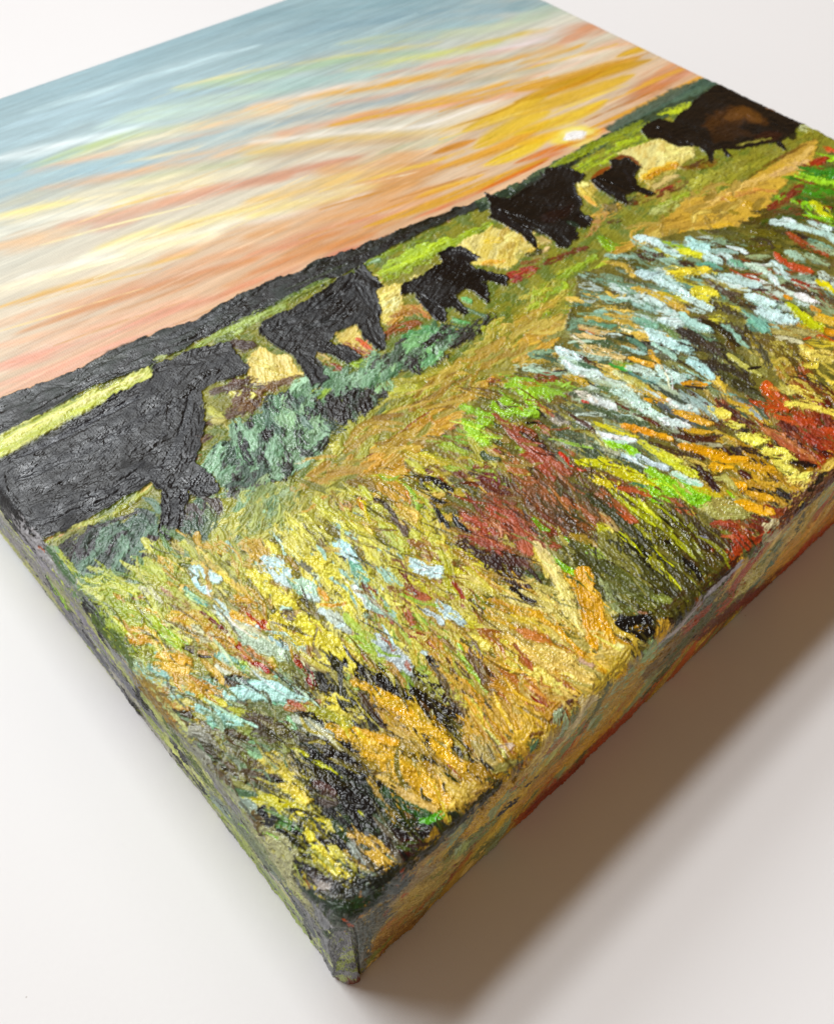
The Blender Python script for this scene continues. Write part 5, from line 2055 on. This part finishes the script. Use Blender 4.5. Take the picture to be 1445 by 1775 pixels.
paint('''
@X
b 101012 22 8,885 40,925 66,950
b 8a8688 16 0,905 60,975 130,1065
b b4b474 9 0,915 60,985 110,1048
b 8f8c90 10 20,895 80,965 130,1030
b 6c7468 14 80,950 130,1015 180,1080
b 8c8890 10 60,955 110,1020 160,1090
b a0a078 9 100,1010 140,1060 200,1140
b 70707a 10 120,1060 180,1140 230,1215
b 84808c 9 140,1060 190,1125 240,1190
b a9ae6a 9 165,1085 220,1160 280,1240
b 6f6f78 8 190,1140 240,1205 290,1280
b b0b478 12 220,1130 270,1200 330,1270
b a8a49c 10 210,1180 270,1260 300,1300
b 9aa460 8 260,1240 300,1290 330,1330
b b0b46c 10 290,1250 350,1330 380,1370
b 8c8c80 10 300,1260 350,1310 390,1370
b c0c478 8 290,1275 320,1315 360,1360
b a4a478 9 330,1330 370,1380 420,1440
b a8b46c 8 350,1360 400,1420 440,1480
b 7f8c84 9 370,1380 420,1430 470,1500
b 6c7470 8 390,1430 440,1490 480,1540
b 909c5c 9 420,1460 470,1530 510,1580
b 98a468 8 440,1500 500,1570 550,1630
b 6c746c 9 450,1450 500,1510 560,1590
b 7c8488 9 470,1480 530,1560 570,1600
b 585c60 7 500,1540 540,1600 570,1640
b a0ac58 8 555,1612 568,1640 590,1655
b 747478 14 570,1600 585,1640 600,1665
b 707074 14 570,1650 590,1680 605,1690
b a0a85c 4 565,1670 585,1682 602,1676
k 141414 5 228,1205 236,1216
k 181816 5 248,1208 253,1214
t 141414 3 150,1090 175,1125
k 141414 7 308,1290 318,1303 322,1313
t 151515 3 290,1290 300,1310
k 90b42c 4 91,1002 100,1020
k 8cb02c 4 110,1028 122,1045
t 121212 3 85,995 104,1028 130,1060
t 1a1a1c 3 240,1180 250,1210 256,1222
t 1a1a1c 2 400,1405 430,1445
t 1a1a1c 3 340,1340 370,1385
t 1c1c20 3 440,1465 470,1510
t 1c1c20 3 480,1545 510,1590 550,1640
t 141416 4 528,1590 545,1625
@T
b 8a8a8c 26 540,750 620,860 700,960
d 141414 14 420,560 470,640 540,760
d 141414 12 600,860 700,1000 790,1130
d 141414 10 880,1310 960,1420 1040,1530
b 8c6c34 30 700,960 780,1050 860,1150
b 5c6c30 30 860,1180 960,1330 1060,1450
b 4c6444 30 240,280 300,360 380,460
b b4602c 16 190,270 215,300
b 50602c 24 470,640 560,760 640,860
@P
k b0ac7c 50 220,900 300,960 370,1030
k a8a67c 60 240,980 330,1080 420,1200
b 848c68 50 150,880 230,1000 320,1120
b 707864 30 60,830 140,930 220,1040
b 7c4c2c 24 470,1160 500,1230
''', L_SIDE)
paint('''
@Q
b 5c6058 90 720,560 850,520 980,420
b a08468 90 1000,330 1100,300 1250,200
b 6c6c60 90 760,640 900,560 1000,480
b 5c6464 90 940,360 1020,330 1060,290
b b0703c 60 960,560 1060,500 1180,430
b a8783c 80 920,640 1050,560 1160,470
b 8c8c28 40 1200,340 1280,260 1330,200
b 78742c 60 1230,310 1330,150
b b08c50 90 1100,380 1250,300 1400,160
b 90602c 60 880,700 1000,640 1150,520
b 6c6450 50 820,740 900,760
b 7c7c2c 20 790,860 870,760 980,640
k c05a28 24 700,510 735,560 765,575
b 243420 60 600,480 680,440 800,400
b 2c3c24 40 600,580 700,600
k 5c8420 26 750,745 800,750
t 90a840 8 770,760 815,770 790,800
b 3c2810 30 1100,60 1230,40
@R
b b88c4c 60 780,1020 900,960 1050,880
k c48c24 90 780,1180 850,1130 900,1040
k c8962c 90 860,1160 930,1060 1040,930
b 8c9464 40 900,1130 960,1040 1100,900
b c09030 70 940,1180 1000,1090 1100,960
k 16110c 22 960,1110 1010,1060 1045,1030
k 181410 10 1120,940 1165,900 1185,885
b a86840 70 1060,920 1200,760 1320,680
b b47c34 60 1080,1040 1240,880 1400,740
b a04c20 60 1100,1120 1250,1000 1400,850
b 8c3c18 40 1150,1080 1300,940 1445,820
b c4a060 50 1100,860 1180,780 1290,640
b 5c7c5c 50 1160,720 1190,660
b c8b078 30 1320,690 1400,590 1445,540
b 7c8450 60 740,1320 820,1250 900,1180
b 98a05c 40 700,1380 740,1300
b 849474 60 600,1320 700,1220
b a07848 60 500,1380 600,1320
b 7c7c44 40 800,1380 900,1290
@S
b b89440 60 200,900 330,760 400,660
b c4b488 26 130,1040 190,950 260,880
b 90a878 50 420,790 500,700 540,660
b b88830 80 330,880 440,800 540,700
b c08828 50 100,1200 260,1060 400,900
b a0481c 40 200,1180 330,1060 450,930
b 6c5c34 70 540,720 700,580 800,440
b 84602c 80 560,700 640,620
b 5c5c30 90 650,640 760,520 880,420
b a05028 60 880,420 940,370
b 984c24 50 700,520 780,460
b 6c7060 20 560,640 700,500 820,400
b a8a0a0 14 560,620 660,530 780,400
b 9c98a0 14 800,390 920,270 1000,200
b b8a870 50 980,310 1060,280 1100,200
k c8bc70 40 1000,310 1020,290
b 5c7460 40 1030,330 1100,260 1160,130
b 6c3c1c 50 780,560 900,470 1020,380
b 7c3818 40 950,430 1100,320 1250,190
b d09040 60 1160,210 1260,120 1330,30
b c8a060 60 1200,100 1300,-20
b 5c5a34 26 1190,130 1250,60 1280,-30
b c07828 60 1300,120 1445,-30
b b04818 40 1200,230 1350,100 1445,0
k 1c1814 12 720,590 735,585
b c4b890 50 1120,80 1180,20
@X
b c8a050 20 1370,880 1445,800
b 6c4838 24 1360,900 1400,860 1445,820
b 2c2820 10 1400,850 1430,820
''', L_SIDE)
corner_fill()
stroke('b', '223420', [(-1.5, 9), (.5, 4), (3, .5), (8, -1)], 1.6, L_BED)
stroke('b', '2c4426', [(0, 6), (2, 2.5), (6, .8)], .9, L_BED)
stroke('b', '1c2418', [(3, 5), (7, 2.5), (12, 1)], 1.3, L_BED)
stroke('b', '3c3a20', [(12, .5), (22, -.5), (34, .3)], 1.3, L_BED)
stroke('b', '6a6c66', [(1.6, -5), (1.2, -20), (1.0, -34)], 2.6, L_SIDE)
stroke('b', '5c6460', [(4.5, -6), (4, -18), (4.5, -30)], 2.2, L_SIDE)
stroke('b', '74746c', [(3, -24), (2.6, -32), (2.6, -39)], 2.0, L_SIDE)
for i in range(150):
    v_ = rng.uniform(0, 115); u_ = rng.uniform(-39, -3); a = math.radians(rng.uniform(75, 105)); L_ = rng.uniform(.8, 4)
    e = np.array([math.cos(a), math.sin(a)])*L_/2; p_ = np.array([u_, v_])
    stroke('kt'[rng.integers(2)], ['141414', '1c1c1a', '3c4a2c', 'b8c068', '8ca838'][rng.integers(5)], [p_-e, p_+e], rng.uniform(.2, .6), L_SIDE)
HGT *= np.where(LAB == L_SKY, 1.3, 1.12).astype(np.float32)
# a few lost hairs and specks in the dry paint
for i in range(900):
    x = rng.uniform(0, 250); y = rng.uniform(0, 105)
    a = rng.uniform(0, 6.28); L_ = rng.uniform(.5, 2.2)
    ix = int((x-LO)/h); iy = int((y-LO)/h)
    c = COL[iy, ix]; lab = int(LAB[iy, ix])
    stroke('t', np.clip(c*rng.choice([.55, 1.3]), .004, .85), [(x, y), (x+math.cos(a)*L_, y+math.sin(a)*L_)], rng.uniform(.12, .3), lab, al=.8)

# ------------------------------------------------------------------ relief mesh wrapped over the stretched canvas
def axis():
    a = []; x = 0.
    while x < S:
        a.append(x); x += .125 + .00085*x
    b_ = []; x = -.17
    while x > -D - .2: b_.append(x); x -= .17 + .004*abs(x)*0
    c_ = [S]; x = S
    while x < S + RC*2: x += .7; c_.append(x)
    while x < S + D: x += .8; c_.append(x)
    return np.array(b_[::-1]+a+c_)
AX = axis(); NX = len(AX)
U, V = np.meshgrid(AX, AX)
def samp(A):
    Um = np.where(U > S, 2*S-U, U); Vm = np.where(V > S, 2*S-V, V)      # far edges: the picture mirrored round the side
    fx = np.clip((Um-LO)/h, 0, NR-1.001); fy = np.clip((Vm-LO)/h, 0, NR-1.001)
    i = fx.astype(int); j = fy.astype(int); tx = fx-i; ty = fy-j
    if A.ndim == 3: tx = tx[..., None]; ty = ty[..., None]
    return A[j, i]*(1-tx)*(1-ty)+A[j, i+1]*tx*(1-ty)+A[j+1, i]*(1-tx)*ty+A[j+1, i+1]*tx*ty
Hh = samp(HGT); Cc = samp(COL); Rr = samp(RGH)
Ll = LAB[np.clip(np.round((V-LO)/h).astype(int), 0, NR-1), np.clip(np.round((U-LO)/h).astype(int), 0, NR-1)]
# base drape: flat face, rounded arris, straight sides, rounded vertical corners
r = RC
du = np.minimum(U-r, 0)+np.maximum(U-(S-r), 0); dv = np.minimum(V-r, 0)+np.maximum(V-(S-r), 0)
s = np.hypot(du, dv); ex = du/np.maximum(s, 1e-6); ey = dv/np.maximum(s, 1e-6)
q = r*math.pi/2; th = np.minimum(s, q)/r
hor = r*np.sin(th); dep = r*(1-np.cos(th))+np.maximum(s-q, 0)
clampd = dep > D-.3; dep = np.minimum(dep, D-.3)
cx = np.clip(U, r, S-r); cy = np.clip(V, r, S-r)
# slack of the cloth along the sides: a faint bow, and the stretcher bar edge
sag = .28*np.sin(dep/D*math.pi)*(dep > 0)*(1+.6*nz(T3, U*.03, V*.03))
# the cloth folded over at the near corner: a pleat that ends in a sharp crease on the bottom side
near = (U < r+9) & (V < r+9) & (U < r) | ((U < r) & (V < r))
angc = np.degrees(np.arctan2(np.maximum(-dv, 0), np.maximum(-du, 1e-6)))
pleat = sm(3, 16, dep)*(.6+.5*(dep/D)**1.2)*(1-sm(66+14*(dep/D)**2, 70+14*(dep/D)**2, angc))*np.exp(-np.maximum(V-r, 0)/(2.5+3*dep/D))*(du < 0)*(V < r+25)
Hh = Hh + pleat + .25*sm(2, 5, dep)*np.exp(-((angc-86)/10)**2)*(U < r+.01)*(-1)
X = cx+ex*(hor+sag); Y = cy+ey*(hor+sag); Z = -dep
Nx, Ny, Nz_ = ex*np.sin(th), ey*np.sin(th), np.cos(th)
X = X+Nx*Hh; Y = Y+Ny*Hh; Z = Z+Nz_*Hh
P = np.stack([X, Y, Z], -1).astype(np.float32)/1000
gu = np.gradient(P, axis=1); gv = np.gradient(P, axis=0)
NN = np.cross(gu, gv); ln = np.linalg.norm(NN, axis=-1, keepdims=True)
BN = np.stack([Nx, Ny, Nz_], -1)
NN = np.where(ln > 1e-14, NN/np.maximum(ln, 1e-14), BN)
bad = (NN*BN).sum(-1) < 0; NN[bad] = BN[bad]
# face labels
F = np.minimum(Ll[:-1, :-1], 255).astype(int)
fs = s[:-1, :-1] > q*.95; side_u = np.abs(du[:-1, :-1]) >= np.abs(dv[:-1, :-1])
F = np.where(fs, np.where(side_u, np.where(du[:-1, :-1] < 0, 101, 103), np.where(dv[:-1, :-1] < 0, 102, 104)), F)
F[(F == L_SIDE)] = L_BED
F[clampd[:-1, :-1] & clampd[1:, 1:] & clampd[1:, :-1] & clampd[:-1, 1:]] = 0
idx = np.arange(NX*NX).reshape(NX, NX)
quads = np.stack([idx[:-1, :-1], idx[:-1, 1:], idx[1:, 1:], idx[1:, :-1]], -1)

root = bpy.data.objects.new('canvas_painting', None); sc.collection.objects.link(root)
root.location = (S/2000, S/2000, ZB); bpy.context.view_layer.update()
root['label'] = 'square oil painting on deep stretched canvas, dark cattle crossing a meadow at sunset'
root['category'] = 'painting'
OFF = np.array([S/2000, S/2000, ZB], np.float32)
def part(name, sel, parent=root, label=None):
    qd = quads[sel]
    if len(qd) == 0: return None
    used, inv = np.unique(qd.ravel(), return_inverse=True)
    me = bpy.data.meshes.new(name); nf = len(qd)
    me.vertices.add(len(used)); me.vertices.foreach_set('co', (P.reshape(-1, 3)[used]-OFF).ravel())
    me.loops.add(nf*4); me.loops.foreach_set('vertex_index', inv.astype(np.int32).ravel())
    me.polygons.add(nf); me.polygons.foreach_set('loop_start', np.arange(0, nf*4, 4, dtype=np.int32))
    
    me.polygons.foreach_set('use_smooth', np.ones(nf, bool))
    me.update(calc_edges=True)
    a = me.attributes.new('paint', 'FLOAT_COLOR', 'POINT')
    rgba = np.concatenate([Cc.reshape(-1, 3)[used], Rr.reshape(-1, 1)[used]], 1).astype(np.float32)
    a.data.foreach_set('color', rgba.ravel())
    me.normals_split_custom_set_from_vertices(NN.reshape(-1, 3)[used].astype(np.float32))
    me.materials.append(PM)
    o = bpy.data.objects.new(name, me); sc.collection.objects.link(o); o.parent = parent
    if label: o['label'] = label
    return o
part('painted_sky', F == L_SKY)
part('painted_tree_line', F == L_HILL)
part('painted_pasture', F == L_FIELD)
part('painted_path', F == L_PATH)
part('painted_flower_bed', F == L_BED)
CL = ['large cow at the left edge, grey black with lowered head', 'broad grey black cow, second from the left', 'small black calf, third from the left',
      'glossy black cow with brown belly, in the middle', 'small glossy black calf facing left', 'dark brown and black cow at the right edge, grazing']
for i, L_ in enumerate(L_COW):
    part('painted_cow', F == L_, label=CL[i])
part('canvas_side', F == 101, label='left side of the canvas, grey and yellow green')
part('canvas_side', F == 102, label='bottom side of the canvas, ochre and olive, in shade')
part('canvas_side', F == 103); part('canvas_side', F == 104)

# stretcher bars under the canvas, a little short of the table
e = .0016; w_ = .038; z0 = ZB; z1 = -.006
def bar(lo, hi):
    o = box('stretcher_bar', tuple(np.array(lo)-OFF), tuple(np.array(hi)-OFF), WM, root)
    return o
s_ = S/1000
bar((e, e, z0), (s_-e, w_, z1)); bar((e, s_-w_, z0), (s_-e, s_-e, z1))
bar((e, w_+.0005, z0), (w_, s_-w_-.0005, z1)); bar((s_-w_, w_+.0005, z0), (s_-e, s_-w_-.0005, z1))
